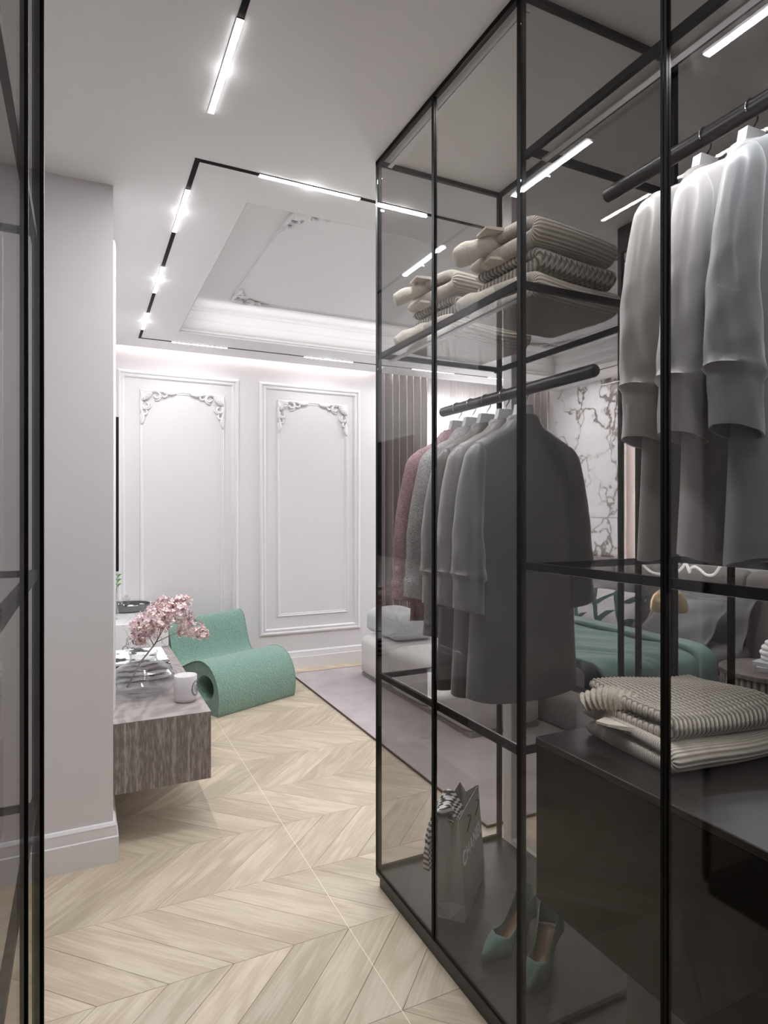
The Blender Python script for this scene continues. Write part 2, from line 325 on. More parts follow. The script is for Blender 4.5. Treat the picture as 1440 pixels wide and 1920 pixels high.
# chevron planks: each an object, two shared meshes
PW, PX = 0.3936, 0.1963
def plank_mesh(sgn):
    c = [(-PX / 2 - PW / 2 * sgn, PW / 2), (PX / 2 - PW / 2 * sgn, PW / 2), (PX / 2 + PW / 2 * sgn, -PW / 2), (-PX / 2 + PW / 2 * sgn, -PW / 2)]
    ang = -PI / 4 * sgn; R = Matrix.Rotation(-ang, 3, 'Z')
    cen = Vector((0, 0, 0))
    def inset(d):
        out = []
        for i in range(4):
            p = Vector((*c[i], 0)); q = Vector((*c[(i + 1) % 4], 0)); r = Vector((*c[i - 1], 0))
            e1 = (q - p).normalized(); e2 = (r - p).normalized(); sn = abs(e1.cross(e2).z)
            out.append(p + (e1 + e2) * (d / sn))
        return out
    mb = MB(); b0 = inset(0.0004); t0 = inset(0.0013)
    i0 = mb.add([(p.x, p.y, -0.012) for p in b0]); i1 = mb.add([(p.x, p.y, -0.0011) for p in b0]); i2 = mb.add([(p.x, p.y, 0) for p in t0])
    mb.quadstrip(i0, i1); mb.quadstrip(i1, i2); mb.f.append(tuple(i2)); mb.f.append(tuple(i0[::-1]))
    mb.v = [tuple(R @ Vector(v)) for v in mb.v]
    return mb, ang
protos = {}
for sg in (1, -1):
    mb, ang = plank_mesh(sg); protos[sg] = (mb, ang, None)
k0 = None
for c in range(-3, 9):
    y0 = 1.9716 + PW * c; yc = y0 + PW / 2; sg = 1 if c % 2 == 0 else -1
    for k in range(-6, 13):
        # tips sit on the same x lattice on every course line
        xc = 0.0345 + PX * k + PX / 2 + PW / 2 * sg
        if yc > 2.85 and xc < -0.27: continue
        if yc > YB or xc < WL or xc > 2.55: continue
        mb, ang, me = protos[sg]
        if me is None:
            o = mb.build('plank', M['plank'], floor); protos[sg] = (mb, ang, o.data)
        else:
            o = bpy.data.objects.new('plank', me); COL.objects.link(o); o.parent = floor
        o.location = (xc, yc, 0); o.rotation_euler = (0, 0, ang)
box('light_line', M['cream'], 0.8165, 0.8185, 0.9, 4.35, -0.004, 0.0004, floor)  # thin line of light on the floor, put in as a pale strip
# ceiling: outer slab with a rectangular recess, the recess lid, crown and inner frame
CX0, CX1, CY0, CY1, CZ = 0.634, 4.20, 2.672, 4.82, 2.94
mb = MB()
for r in ((WL - 0.1, XR + 0.1, YF - 0.1, CY0), (WL - 0.1, XR + 0.1, CY1, 5.385), (WL - 0.1, CX0, CY0, CY1), (CX1, XR + 0.1, CY0, CY1)): mb.box(*r, H, H + 0.10)
ceiling = struct(mb, 'ceiling', M['ceil'])
mb = MB().box(CX0 - 0.12, CX1 + 0.12, CY0 - 0.12, CY1 + 0.12, CZ, CZ + 0.08)
for r in ((CX0 - 0.12, CX0, CY0 - 0.12, CY1 + 0.12), (CX1, CX1 + 0.12, CY0 - 0.12, CY1 + 0.12), (CX0, CX1, CY0 - 0.12, CY0), (CX0, CX1, CY1, CY1 + 0.12)): mb.box(*r, H + 0.10, CZ)
mb.build('ceiling_recess', M['coffer'], ceiling)
mb = MB().box(WL - 0.1, XR + 0.1, 5.385, 5.95, H + 0.12, H + 0.2); mb.build('cove_lid', M['ceil'], ceiling)
def frame_sweep(mb, f, p0, p1, q0, q1, prof):
    rings = [mb.add([f(p0 + d, q0 + d, n), f(p1 - d, q0 + d, n), f(p1 - d, q1 - d, n), f(p0 + d, q1 - d, n)]) for d, n in prof]
    for a, b in zip(rings, rings[1:]): mb.quadstrip(a, b)
OUTER = [(0, 0), (0, 0.010), (0.006, 0.018), (0.016, 0.024), (0.026, 0.022), (0.030, 0.013), (0.036, 0.012), (0.042, 0.016), (0.052, 0.016), (0.060, 0.008), (0.062, 0)]
INNER = [(0, 0), (0, 0.006), (0.004, 0.011), (0.010, 0.012), (0.014, 0.006), (0.020, 0.007), (0.026, 0.004), (0.028, 0)]
CROWN = [(0, 0), (0, 0.012), (0.03, 0.014), (0.032, 0.03), (0.05, 0.034), (0.07, 0.05), (0.085, 0.08), (0.088, 0.10), (0.10, 0.104), (0.115, 0.125), (0.125, 0.155), (0.128, 0.165), (0.16, 0.168), (0.165, 0.19)]
mb = MB(); frame_sweep(mb, lambda p, q, n: (p, q, H + n), CX0 + 0.001, CX1 - 0.001, CY0 + 0.001, CY1 - 0.001, [(d * 0.32, n) for d, n in CROWN])
struct(mb, 'trim_1', M['coffer'], None, True, 35)
def scroll(mb, f, c, r, a0, a1, shrink, w0, w1, out=0.012, n=13):
    pts = []; rad = []
    for i in range(n):
        t = i / (n - 1); a = a0 + (a1 - a0) * t; rr = r * (1 - shrink * t)
        pts.append(f(c[0] + rr * math.cos(a), c[1] + rr * math.sin(a), out * (0.6 + 0.4 * math.sin(PI * t)))); rad.append((w0 + (w1 - w0) * t) * 1.45)
    mb.tube(pts, rad, 7)
def leafstroke(mb, f, pts, rad, out=0.012):
    mb.tube([f(p, q, out) for p, q in pts], [r_ * 1.45 for r_ in rad], 7)
def ornament(mb, f):
    """rococo corner: shell plus scroll leaves; p runs along the top away from the corner, q down the side"""
    for i in range(7):
        a = PI * (0.02 + 0.46 * i / 6)
        x, y = 0.012 + 0.085 * math.cos(a), 0.012 + 0.085 * math.sin(a)
        leafstroke(mb, f, [(0.012, 0.012), (0.012 + (x - 0.012) * 0.55, 0.012 + (y - 0.012) * 0.55), (x, y)], [0.004, 0.008, 0.010], 0.013)
    for sw in (0, 1):
        g = (lambda p, q, n: f(p, q, n)) if sw == 0 else (lambda p, q, n: f(q, p, n))
        scroll(mb, g, (0.128, 0.046), 0.036, -PI * 0.75, PI * 0.95, 0.55, 0.008, 0.006)
        scroll(mb, g, (0.122, 0.052), 0.048, -PI * 0.55, PI * 0.55, 0.3, 0.006, 0.004)
        scroll(mb, g, (0.186, 0.038), 0.030, -PI * 0.8, PI * 0.85, 0.55, 0.007, 0.006)
        leafstroke(mb, g, [(0.05, 0.012), (0.10, 0.008), (0.16, 0.010), (0.20, 0.008)], [0.006, 0.008, 0.007, 0.005])
        leafstroke(mb, g, [(0.175, 0.012), (0.205, 0.022), (0.24, 0.026), (0.275, 0.018), (0.29, 0.008)], [0.005, 0.009, 0.011, 0.008, 0.004])
        leafstroke(mb, g, [(0.20, 0.008), (0.24, 0.012), (0.28, 0.008)], [0.004, 0.006, 0.003])
def panel(n, f, p0, p1, q0, q1, i0, i1, j0, j1, corners, mat=None):
    """outer moulding (structure), inner bead and corner ornaments as its children"""
    o = None
    if p0 is not None:
        mb = MB(); frame_sweep(mb, f, p0, p1, q0, q1, OUTER); o = struct(mb, 'trim_%d' % n, mat or M['trim'], None, True, 40)
    mb = MB(); frame_sweep(mb, f, i0, i1, j0, j1, INNER)
    if o: mb.build('inner_bead', mat or M['trim'], o, True, None, 40)
    else: o = struct(mb, 'trim_%d' % n, mat or M['trim'], None, True, 40)
    for (sp, sq) in corners:
        mb = MB(); px = i0 if sp > 0 else i1; qx = j0 if sq > 0 else j1
        ornament(mb, lambda p, q, nn: f(px + sp * p, qx + sq * q, nn)); mb.build('ornament', M['plaster'] if not mat else mat, o, True)
    return o
fb = lambda p, q, n: (p, YB - n, q)
panel(2, fb, 0.244, 1.220, 0.327, 2.572, 0.415, 1.098, 0.478, 2.425, [(1, -1), (-1, -1)])
panel(3, fb, 1.402, 2.372, 0.315, 2.572, 1.565, 2.245, 0.478, 2.425, [(1, -1), (-1, -1)])
fc = lambda p, q, n: (p, q, CZ - n)
panel(4, fc, None, None, None, None, 0.945, 3.89, 2.985, 4.51, [(1, 1), (1, -1), (-1, 1), (-1, -1)], M['coffer'])
fl = lambda p, q, n: (XL + n * 0.6, p, q)
panel(5, fl, 2.86, 5.30, 0.58, 2.565, 3.02, 5.14, 0.73, 2.43, [(1, -1), (-1, -1)])
# walls
struct(MB().box(WL - 0.1, XL, 2.77, 5.6, 0, H), 'wall_left', M['wall'])
struct(MB().box(WL - 0.1, WL, YF, 2.77, 0, H), 'wall_closet', M['wall'])
struct(MB().box(XL, 2.47, YB, YB + 0.15, 0, H + 0.12), 'wall_back', M['wall'])
struct(MB().box(WL - 0.1, XR + 0.1, YF - 0.1, YF, 0, H), 'wall_front', M['wall'])
mb = MB()
for r in ((XR, XR + 0.1, YF, 4.29), (XR, XR + 0.1, 4.435, 5.95)): mb.box(*r, 0, H + 0.12)
mb.box(XR + 0.05, XR + 0.1, 4.29, 4.435, 0, H)
wr = struct(mb, 'wall_right', M['wall'])
mb = MB()
for r in ((2.47, 2.575, 5.46, 5.95, 0, H + 0.12), (2.62, 2.72, 5.8, 5.95, 0, H + 0.12), (4.56, XR, 5.8, 5.95, 0, H + 0.12), (2.72, 4.56, 5.8, 5.95, 2.6, H + 0.12), (2.72, 4.56, 5.8, 5.95, 0, 0.1)): mb.box(*r)
struct(mb, 'wall_window', M['wall'])
win = struct(MB().box(2.72, 2.77, 5.84, 5.9, 0.1, 2.6).box(4.51, 4.56, 5.84, 5.9, 0.1, 2.6).box(2.77, 4.51, 5.84, 5.9, 0.1, 0.15).box(2.77, 4.51, 5.84, 5.9, 2.55, 2.6).box(3.63, 3.67, 5.84, 5.9, 0.15, 2.55), 'window_1', M['white'])
for a, bb in ((2.77, 3.63), (3.67, 4.51)): box('pane', smoked('window_glass', (0.97, 0.98, 0.98), 0.5), a, bb, 5.865, 5.875, 0.15, 2.55, win)
def baseprof(t): return [(0, 0), (0.0, 0.0)]
BP = [(0.0, 0.0), (0.020, 0.0), (0.020, 0.098), (0.016, 0.102), (0.016, 0.112), (0.012, 0.128), (0.013, 0.140), (0.006, 0.150), (0.0, 0.152)]
def baseboard(name, pts):
    """profile swept along floor points; out = left of travel"""
    mb = MB(); rings = []
    P = [Vector((*p, 0)) for p in pts]
    for i, p in enumerate(P):
        d0 = (P[i] - P[i - 1]).normalized() if i else None; d1 = (P[i + 1] - P[i]).normalized() if i < len(P) - 1 else None
        n0 = Vector((-d0.y, d0.x, 0)) if d0 else None; n1 = Vector((-d1.y, d1.x, 0)) if d1 else None
        nn = (n0 + n1) if (n0 and n1) else (n0 or n1)
        if n0 and n1: nn = nn / nn.dot(n0)
        rings.append(mb.add([p + nn * a + Vector((0, 0, z * 1.06)) for a, z in BP]))
    for a, b in zip(rings, rings[1:]): mb.quadstrip(a, b)
    mb.f += [tuple(rings[0]), tuple(rings[-1][::-1])]
    return struct(mb, name, M['trim'], None, True, 30)
baseboard('baseboard_left', [(XL, 5.45), (XL, 2.77), (WL, 2.77)][::-1][::-1])
baseboard('baseboard_back', [(2.47, YB), (XL + 0.021, YB)])
# white jamb and low sill just behind the wardrobe
struct(MB().box(1.622, 1.685, 2.13, 2.19, 0, H, 0.003).box(1.622, 1.64, 1.25, 2.13, 0, 0.045), 'trim_6', M['white'])
# marble slabs of the bed wall
for i, (z0, z1) in enumerate(((0.0, 1.36), (1.364, H))):
    o = box('marble_slab', M['marblewall'], XR - 0.02, XR, 4.437, 5.39, z0, z1, wr, 0.002)
for y0, y1 in ((3.36, 4.285), (2.4, 3.356)): box('marble_slab', M['marblewall'], XR - 0.02, XR, y0, y1, 0.0, 1.6, wr, 0.002)
nic = box('niche_back', M['niche'], XR + 0.03, XR + 0.05, 4.29, 4.435, 0.0, H, wr)
box('niche_led', emit('niche_led_tape', (1.0, 0.92, 0.89), 16.0), XR + 0.02, XR + 0.03, 4.292, 4.312, 0.0, H, wr)
# ================================================================== CEILING TRACKS
TRK = thing('ceiling_track', 'black rectangular recessed track framing the ceiling recess', 'track', (0.387, 2.43, H))
def tr(name, x0, x1, y0, y1, par, org): return MB().box(x0 - org[0], x1 - org[0], y0 - org[1], y1 - org[1], -0.002, 0.001).build(name, M['black'], par)
TX0, TX1, TY0, TY1, TW = 0.379, 4.36, 2.418, 5.11, 0.019
for r in ((TX0, TX0 + TW, TY0, TY1), (TX1 - TW, TX1, TY0, TY1), (TX0 + TW, TX1 - TW, TY0, TY0 + TW), (TX0 + TW, TX1 - TW, TY1 - TW, TY1)): tr('track_channel', *r, TRK, (0.387, 2.43))
TRA = thing('ceiling_track', 'straight black recessed track running over the closet aisle', 'track', (0.381, 0.5, H))
tr('track_channel', 0.372, 0.391, -1.1, 2.12, TRA, (0.381, 0.5))
def led(x0, x1, y0, y1, label, power=1.0):
    cx, cy = (x0 + x1) / 2, (y0 + y1) / 2
    t = thing('linear_light', label, 'light', (cx, cy, H), 0, 'linear lights in the ceiling tracks')
    MB().box(x0 - cx - 0.001, x1 - cx + 0.001, y0 - cy - 0.001, y1 - cy + 0.001, -0.004, -0.002).build('housing', M['blackmat'], t)
    MB().box(x0 - cx, x1 - cx, y0 - cy, y1 - cy, -0.0065, -0.004).build('diffuser', M['led'], t)
    l = area('linear_light_lamp', (0, 0, -0.012), x1 - x0, y1 - y0, LED_W * power * max(x1 - x0, y1 - y0) / 0.43, (0.94, 0.98, 1.0)); l.parent = t
    p = bpy.data.lights.new('hot_spot', 'POINT'); p.energy = 0.05 * min(1.0, power); p.shadow_soft_size = 0.004
    po = bpy.data.objects.new('hot_spot', p); COL.objects.link(po); po.parent = t; po.location = (0, 0, -0.03)
LX = (TX0, TX0 + TW); FY = (TY0, TY0 + TW); BYR = (TY1 - TW, TY1); RX = (TX1 - TW, TX1); AX = (0.372, 0.391)
led(*AX, 1.68, 2.116, 'bright linear light at the end of the aisle track overhead', 0.7)
led(*AX, 0.80, 1.221, 'linear light of the aisle track mirrored in the upper wardrobe glass', 0.7)
led(*AX, -0.5, -0.05, 'linear light of the aisle track above the camera', 0.7)
led(*LX, 2.664, 3.09, 'longest looking linear light on the left run of the rectangular track', 1.35)
led(*LX, 3.56, 4.00, 'middle linear light on the left run of the rectangular track', 1.35)
led(*LX, 4.43, 4.84, 'small linear light at the far end of the left track run')
led(0.625, 1.055, *FY, 'linear light on the near track run left of the wardrobe', 1.35)
led(1.134, 1.374, *FY, 'short linear light seen behind the far wardrobe corner post')
led(1.69, 2.10, *FY, 'linear light on the near track run beside the white jamb')
led(2.6, 3.03, *FY, 'linear light on the near track run behind the hanging coats')
led(3.5, 3.93, *FY, 'linear light at the bed end of the near track run')
led(0.623, 1.05, *BYR, 'thin linear light above the left wall panel', 0.3)
led(1.70, 2.15, *BYR, 'thin linear light above the right wall panel', 0.3)
led(2.75, 3.2, *BYR, 'thin linear light in front of the dark left curtain')
led(3.6, 4.03, *BYR, 'thin linear light in front of the white sheer curtain')
for y in (2.7, 3.6, 4.5): led(*RX, y, y + 0.42, {2.7: 'linear light over the bed on the nightstand side', 3.6: 'linear light over the middle of the headboard', 4.5: 'linear light beside the marble wall slabs'}[y])
# ================================================================== RIGHT WARDROBES
WX0, WX1 = 1.0, 1.575
PD = 0.02
def wardrobe(label, y0, y1, shelves, rail_z, end_far, drawers, led_z):
    t = thing('glass_wardrobe', label, 'wardrobe', (WX0, y0, 0))
    def B(name, mat, x0, x1, ya, yb, z0, z1, b=0.0, par=t):
        o = MB().box(x0 - WX0, x1 - WX0, ya - y0, yb - y0, z0, z1, b).build(name, mat, par); return o
    yp = y1 - (0.012 if end_far else 0.0)
    B('plinth', M['blackmat'], WX0 + 0.012, WX1 - 0.02, y0, y1 - (0.012 if end_far else 0), 0.0, 0.046)
    B('base', M['base'], WX0, WX1, y0, y1, 0.046, 0.064, 0.002)
    ym = (y0 + y1) / 2
    # frame posts
    for x in (WX0, WX1 - 0.018):
        for y in ((y0, y1 - 0.018) if end_far else (y0,)):
            B('post', M['black'], x, x + 0.018, y, y + 0.018, 0.064, H - 0.002, 0.0015)
    # top frame
    B('top_rail', M['black'], WX0, WX0 + 0.016, y0, y1, H - 0.016, H - 0.001)
    B('top_rail', M['black'], WX1 - 0.016, WX1, y0, y1, H - 0.016, H - 0.001)
    for y in ((y0, y1 - 0.016) if end_far else (y0,)):
        B('top_rail', M['black'], WX0 + 0.016, WX1 - 0.016, y, y + 0.016, H - 0.016, H - 0.001)
    # doors: steel stile, pane
    for k, (a, b) in enumerate(((y0 + 0.018, ym - 0.001), (ym + 0.001, y1 - (0.018 if end_far else 0.0)))):
        d = B('door', M['black'], WX0 - 0.004, WX0 + 0.008, (b - 0.006 if k == 0 else a), (b if k == 0 else a + 0.006), 0.066, H - 0.018)
        B('bottom_rail', M['black'], WX0 - 0.002, WX0 + 0.006, a, b, 0.066, 0.074, 0, d)
        g = B('pane', M['glass'], WX0 - 0.001, WX0 + 0.004, a + (0.006 if k else 0.0), b - (0.0 if k else 0.006), 0.074, H - 0.018, 0, d)
    # end and partition glass
    B('partition_glass', M['glass'], WX0 + 0.018, WX1 - 0.018, y0 + 0.006, y0 + 0.011, 0.064, H - 0.016)
    B('partition_rail', M['black'], WX0 + 0.018, WX1 - 0.018, y0 + 0.002, y0 + 0.015, 0.064, 0.074)
    if end_far:
        B('end_glass', M['glass'], WX0 + 0.018, WX1 - 0.018, y1 - 0.011, y1 - 0.006, 0.064, H - 0.016)
        B('end_rail', M['black'], WX0 + 0.018, WX1 - 0.018, y1 - 0.016, y1 - 0.002, 0.064, 0.076)
    B('back_glass', M['glass'], WX1 - 0.011, WX1 - 0.006, y0 + 0.018, y1 - (0.018 if end_far else 0), 0.064, H - 0.016)
    for z in shelves:
        s = B('shelf', M['shelfglass'], WX0 + 0.014, WX1 - 0.02, y0 + 0.018, y1 - 0.018, z - 0.003, z + 0.005)
        B('shelf_rail', M['black'], WX0 + 0.008, WX0 + 0.020, y0 + 0.016, y1 - 0.002, z - 0.013, z + 0.006, 0, s)
        B('shelf_rail', M['black'], WX1 - 0.030, WX1 - 0.018, y0 + 0.016, y1 - 0.002, z - 0.013, z + 0.006, 0, s)
        B('shelf_rail', M['black'], WX0 + 0.020, WX1 - 0.030, y0 + 0.018, y0 + 0.030, z - 0.013, z + 0.005, 0, s)
        B('shelf_rail', M['black'], WX0 + 0.020, WX1 - 0.030, y1 - 0.030, y1 - 0.018, z - 0.013, z + 0.005, 0, s)
    mb = MB(); xr = 1.285 - WX0; ya, yb = 0.03, y1 - y0 - (0.022 if end_far else 0.01)
    n = 9; prof = []
    for i in range(n): a = PI / 2 * i / (n - 1); prof.append((ya + 0.012 - 0.012 * math.sin(a + 0) if False else ya + 0.012 * (1 - math.sin(a)), 0.019 * (0.35 + 0.65 * math.cos(a))))
    prof = prof[::-1] + [(yb, 0.019)]
    mb.tube([(xr, p[0], rail_z) for p in prof], [p[1] for p in prof], 20); mb.build('hanging_rail', M['blackmat'], t, True, None, 50)
    for zl, xl, wl in led_z:
        l = area('shelf_light', (xl, y0 + (y1 - y0) / 2, zl), 0.012, (y1 - y0) * 0.86, SHELF_W * wl, (0.96, 0.98, 1.0))
        B('light_profile', M['white'], xl - 0.008, xl + 0.008, y0 + 0.03, y1 - 0.03, zl + 0.002, zl + 0.008)
    if drawers:
        B('drawer_top', M['blackmat'], WX0 + 0.034, WX1 - 0.03, y0 + 0.02, y1 - 0.014, 0.832, 0.85, 0.002)
        B('drawer_back', M['drawer'], WX1 - 0.055, WX1 - 0.035, y0 + 0.02, y1 - 0.014, 0.066, 0.832)
        B('drawer_side', M['drawer'], WX0 + 0.052, WX1 - 0.056, y1 - 0.034, y1 - 0.016, 0.44, 0.831)
        B('drawer_side', M['drawer'], WX0 + 0.052, WX1 - 0.056, y0 + 0.02, y0 + 0.036, 0.44, 0.831)
        B('drawer_bottom', M['drawer'], WX0 + 0.052, WX1 - 0.056, y0 + 0.037, y1 - 0.035, 0.44, 0.456)
        B('drawer_front', M['drawer'], WX0 + 0.036, WX0 + 0.051, y0 + 0.02, y1 - 0.016, 0.442, 0.831, 0.001)
    return t
Y2, Y1_, Y0_ = 2.148, 1.275, 0.405
wardrobe('tall smoked glass wardrobe bay with coats, far half beside the rug', Y1_, Y2, (0.806, 2.012), 1.815, True, False, ((H - 0.030, 1.045, 4.0), (1.985, 1.05, 0.7), (0.785, 1.05, 0.7)))
wardrobe('tall smoked glass wardrobe bay with dark drawers, nearer half', Y0_, Y1_, (1.287, 2.33), 2.28, False, True, ((H - 0.030, 1.045, 0.8), (2.305, 1.05, 2.5), (1.265, 1.06, 0.9)))
# near-left wardrobe, seen edge-on at the left border and mirrored in the glass
t = thing('glass_wardrobe', 'smoked glass wardrobe seen edge-on at the left border', 'wardrobe', (-0.083, 1.58, 0))
def LB(name, mat, x0, x1, ya, yb, z0, z1, par=t): return MB().box(x0 + 0.083, x1 + 0.083, ya - 1.58, yb - 1.58, z0, z1).build(name, mat, par)
lx0, lx1, ly0, ly1 = -0.66, -0.083, -0.6, 1.58
LB('plinth', M['blackmat'], lx0, lx1 - 0.012, ly0, ly1 - 0.012, 0, 0.046); LB('base', M['base'], lx0, lx1, ly0, ly1, 0.046, 0.064)
for y in (ly1 - 0.018, 0.708, -0.16): LB('post', M['black'], lx1 - 0.018, lx1 + 0.005, y, y + 0.018, 0.064, H - 0.002)
for y in (ly1 - 0.018,): LB('post', M['black'], lx0, lx0 + 0.018, y, y + 0.018, 0.064, H - 0.002)
for a, bb in ((1.144, ly1 - 0.018), (0.726, 1.142), (0.29, 0.706), (-0.14, 0.288)):
    d = LB('door', M['black'], lx1 - 0.008, lx1 + 0.004, a, a + 0.006, 0.066, H - 0.018); LB('pane', M['glass'], lx1 - 0.004, lx1 + 0.001, a + 0.006, bb, 0.074, H - 0.018, d)
LB('end_glass', M['glass'], lx0 + 0.018, lx1 - 0.018, ly1 - 0.011, ly1 - 0.006, 0.064, H - 0.016)
LB('top_rail', M['black'], lx1 - 0.016, lx1, ly0, ly1, H - 0.016, H - 0.001); LB('top_rail', M['black'], lx0, lx1 - 0.016, ly1 - 0.016, ly1, H - 0.016, H - 0.001)
for z in (0.78, 1.287, 2.03):
    s = LB('shelf', M['shelfglass'], lx0 + 0.02, lx1 - 0.014, ly0, ly1 - 0.02, z - 0.003, z + 0.005)
    LB('shelf_rail', M['black'], lx1 - 0.020, lx1 - 0.008, ly0, ly1 - 0.002, z - 0.015, z + 0.007, s)
    LB('shelf_rail', M['black'], lx0 + 0.02, lx1 - 0.020, ly1 - 0.030, ly1 - 0.018, z - 0.008, z + 0.006, s)
# black steel glass screen standing in the bedroom behind the wardrobe
t = thing('glass_screen', 'black steel framed clear screen standing between wardrobe and bed', 'screen', (2.27, 1.6, 0))
for y, x in ((0.552, 0.0), (0.45, 0.0), (0.0, 0.0)): MB().box(x - 0.010, x + 0.010, y - 0.010, y + 0.010, 0, H - 0.001).build('post', M['black'], t)
MB().box(-0.010, 0.010, 0.01, 0.44, H - 0.05, H - 0.001).build('top_rail', M['black'], t); MB().box(-0.010, 0.010, 0.46, 0.542, H - 0.12, H - 0.001).build('top_rail', M['black'], t)
MB().box(-0.010, 0.010, 0.01, 0.542, 0.0, 0.03).build('bottom_rail', M['black'], t)
MB().box(-0.003, 0.003, 0.01, 0.44, 0.03, H - 0.05).build('pane', smoked('screen_glass', (0.93, 0.93, 0.93), 0.7), t)
# ================================================================== GARMENTS
BODY = [(-0.085, 0.052, 0.030), (-0.105, 0.060, 0.034), (-0.125, 0.082, 0.036), (-0.150, 0.132, 0.037), (-0.172, 0.176, 0.036), (-0.20, 0.198, 0.036), (-0.25, 0.200, 0.038),
        (-0.36, 0.188, 0.040), (-0.55, 0.185, 0.041), (-0.75, 0.196, 0.042), (-1.05, 0.215, 0.042)]
def garment_body(length, seed, amp=0.006):
    rnd = random.Random(seed); ph = [rnd.uniform(0, 6.28) for _ in range(6)]; fr = [rnd.choice((3, 4, 5, 6, 7)) for _ in range(3)]
    mb = MB(); n = 72; zs = []
    k = 46
    for i in range(k + 1): zs.append(-0.085 - (length - 0.085) * (i / k) ** 1.25)
    rings = []
    for z in zs:
        hw, ht = lerp_table(BODY, z); d = max(0.0, (-z - 0.25) / 0.8)
        pts = []
        for j, (x, y) in enumerate(superring(hw, ht, n, 2.6)):
            a = 2 * PI * j / n
            wv = sum(math.sin(fr[q] * a + ph[q] + 0.8 * math.sin(z * 3 + ph[q])) for q in range(3)) / 3
            y2 = y * (1 + 0.25 * d * wv) + amp * wv * (0.35 + 1.6 * d) * (1 if abs(y) > 0.01 else 0.2)
            x2 = x * (1 + 0.012 * math.sin(z * 9 + ph[3]) * d)
            # back vent / droop of the hem
            zz = z - (0.012 * math.sin(a * 2 + ph[4]) * d if z < -length * 0.9 else 0)
            pts.append((x2, y2, zz))
        rings.append(mb.add(pts))
    for a, b in zip(rings, rings[1:]): mb.quadstrip(a, b)
    # turned-in hem so the opening has thickness
    last = [mb.v[i] for i in rings[-1]]; inner = mb.add([(x * 0.97, y * 0.88, z + 0.001) for x, y, z in last]); up = mb.add([(x * 0.95, y * 0.80, z + 0.10) for x, y, z in last])
    mb.quadstrip(rings[-1], inner); mb.quadstrip(inner, up)
    return mb
def garment_sleeve(sx, length, seed, cuff=True, band=False, fwd=-0.012):
    rnd = random.Random(seed * 31 + (sx > 0)); mb = MB(); n = 36; rings = []
    top = -0.178; L = length + top
    ph = [rnd.uniform(0, 6.28) for _ in range(4)]; k = 44
    for i in range(k + 1):
        t = i / k; z = top - L * t
        x = 0.172 + 0.036 * math.sin(min(1, t / 0.6) * PI / 2) + 0.010 * t
        y = fwd * math.sin(t * PI / 2) + 0.004 * math.sin(5 * t + ph[0])
        hw = 0.010 + 0.022 * min(1, t / 0.07) ** 0.6 + 0.022 * min(1, t / 0.7) ** 0.8; ht = 0.018 + 0.014 * min(1, t / 0.08) ** 0.6 + 0.011 * min(1, t / 0.7)
        hw *= 1 + 0.03 * math.sin(9 * t + ph[1]); 
        if cuff:   # deep turn-back: a soft overhang, groove, then the cuff
            tc = 0.80
            if t < tc: hw *= 1 + 0.10 * max(0, 1 - (tc - t) / 0.05); ht *= 1 + 0.10 * max(0, 1 - (tc - t) / 0.05)
            else: hw *= 0.90 - 0.04 * math.sin((t - tc) / (1 - tc) * PI); ht *= 0.95
        if band and t > 0.88: hw *= 1.12; ht *= 1.12
        pts = []
        for j, (px, py) in enumerate(superring(hw, ht, n, 2.2)):
            a = 2 * PI * j / n
            wr = 0.0022 * math.sin(7 * a + 22 * t + ph[2]) * (0.3 + t) + 0.002 * math.sin(3 * a - 31 * t + ph[3]) * (t > 0.35)
            zz = z - 0.10 * max(0, 0.5 - t) * (px * sx < 0) * 0 + (0.012 * (px / hw) * (1 if t > 0.78 else 0))
            pts.append(((x + px * (1 + wr * 8)) * sx, y + py * (1 + wr * 10), zz))
        rings.append(mb.add(pts))
    for a, b in zip(rings, rings[1:]): mb.quadstrip(a, b)
    last = [mb.v[i] for i in rings[-1]]; cx = sum(v[0] for v in last) / n; cy = sum(v[1] for v in last) / n
    inner = mb.add([(cx + (x - cx) * 0.94, cy + (y - cy) * 0.90, z + 0.001) for x, y, z in last]); up = mb.add([(cx + (x - cx) * 0.9, cy + (y - cy) * 0.85, z + 0.07) for x, y, z in last])
    mb.quadstrip(rings[-1], inner); mb.quadstrip(inner, up); mb.f.append(tuple(rings[0][::-1]))
    return mb
def garment_collar(style):
    mb = MB(); n = 40; rings = []
    prof = [(0.058, 0.033, -0.128), (0.059, 0.034, -0.10), (0.060, 0.035, -0.083), (0.057, 0.032, -0.080), (0.054, 0.030, -0.10)] if style == 'stand' else \
           [(0.052, 0.030, -0.11), (0.056, 0.034, -0.088), (0.063, 0.041, -0.082), (0.082, 0.043, -0.105), (0.104, 0.044, -0.135), (0.107, 0.042, -0.140), (0.09, 0.038, -0.122)]
    for hw, ht, z in prof: rings.append(mb.add([(x, y, z + 0.012 * (abs(x) / hw) ** 2 * (-1)) for x, y in superring(hw, ht, n, 2.2)]))
    for a, b in zip(rings, rings[1:]): mb.quadstrip(a, b)
    return mb
def garment(y, rail_z, mat, label, group, cat='coat', name='long_coat', length=0.985, slv=0.70, seed=1, style='stand', cuff=True, band=False, rz=0.0, z_off=0.0, x=1.285):
    t = thing(name, label, cat, (x, y, rail_z + z_off), rz, group)
    garment_body(length, seed).build('body', mat, t, True, None, 60)
    for sx in (-1, 1): garment_sleeve(sx, slv, seed, cuff, band).build('sleeve', mat, t, True, None, 60)
    garment_collar(style).build('collar', mat, t, True, None, 60)
    return t
h0 = None
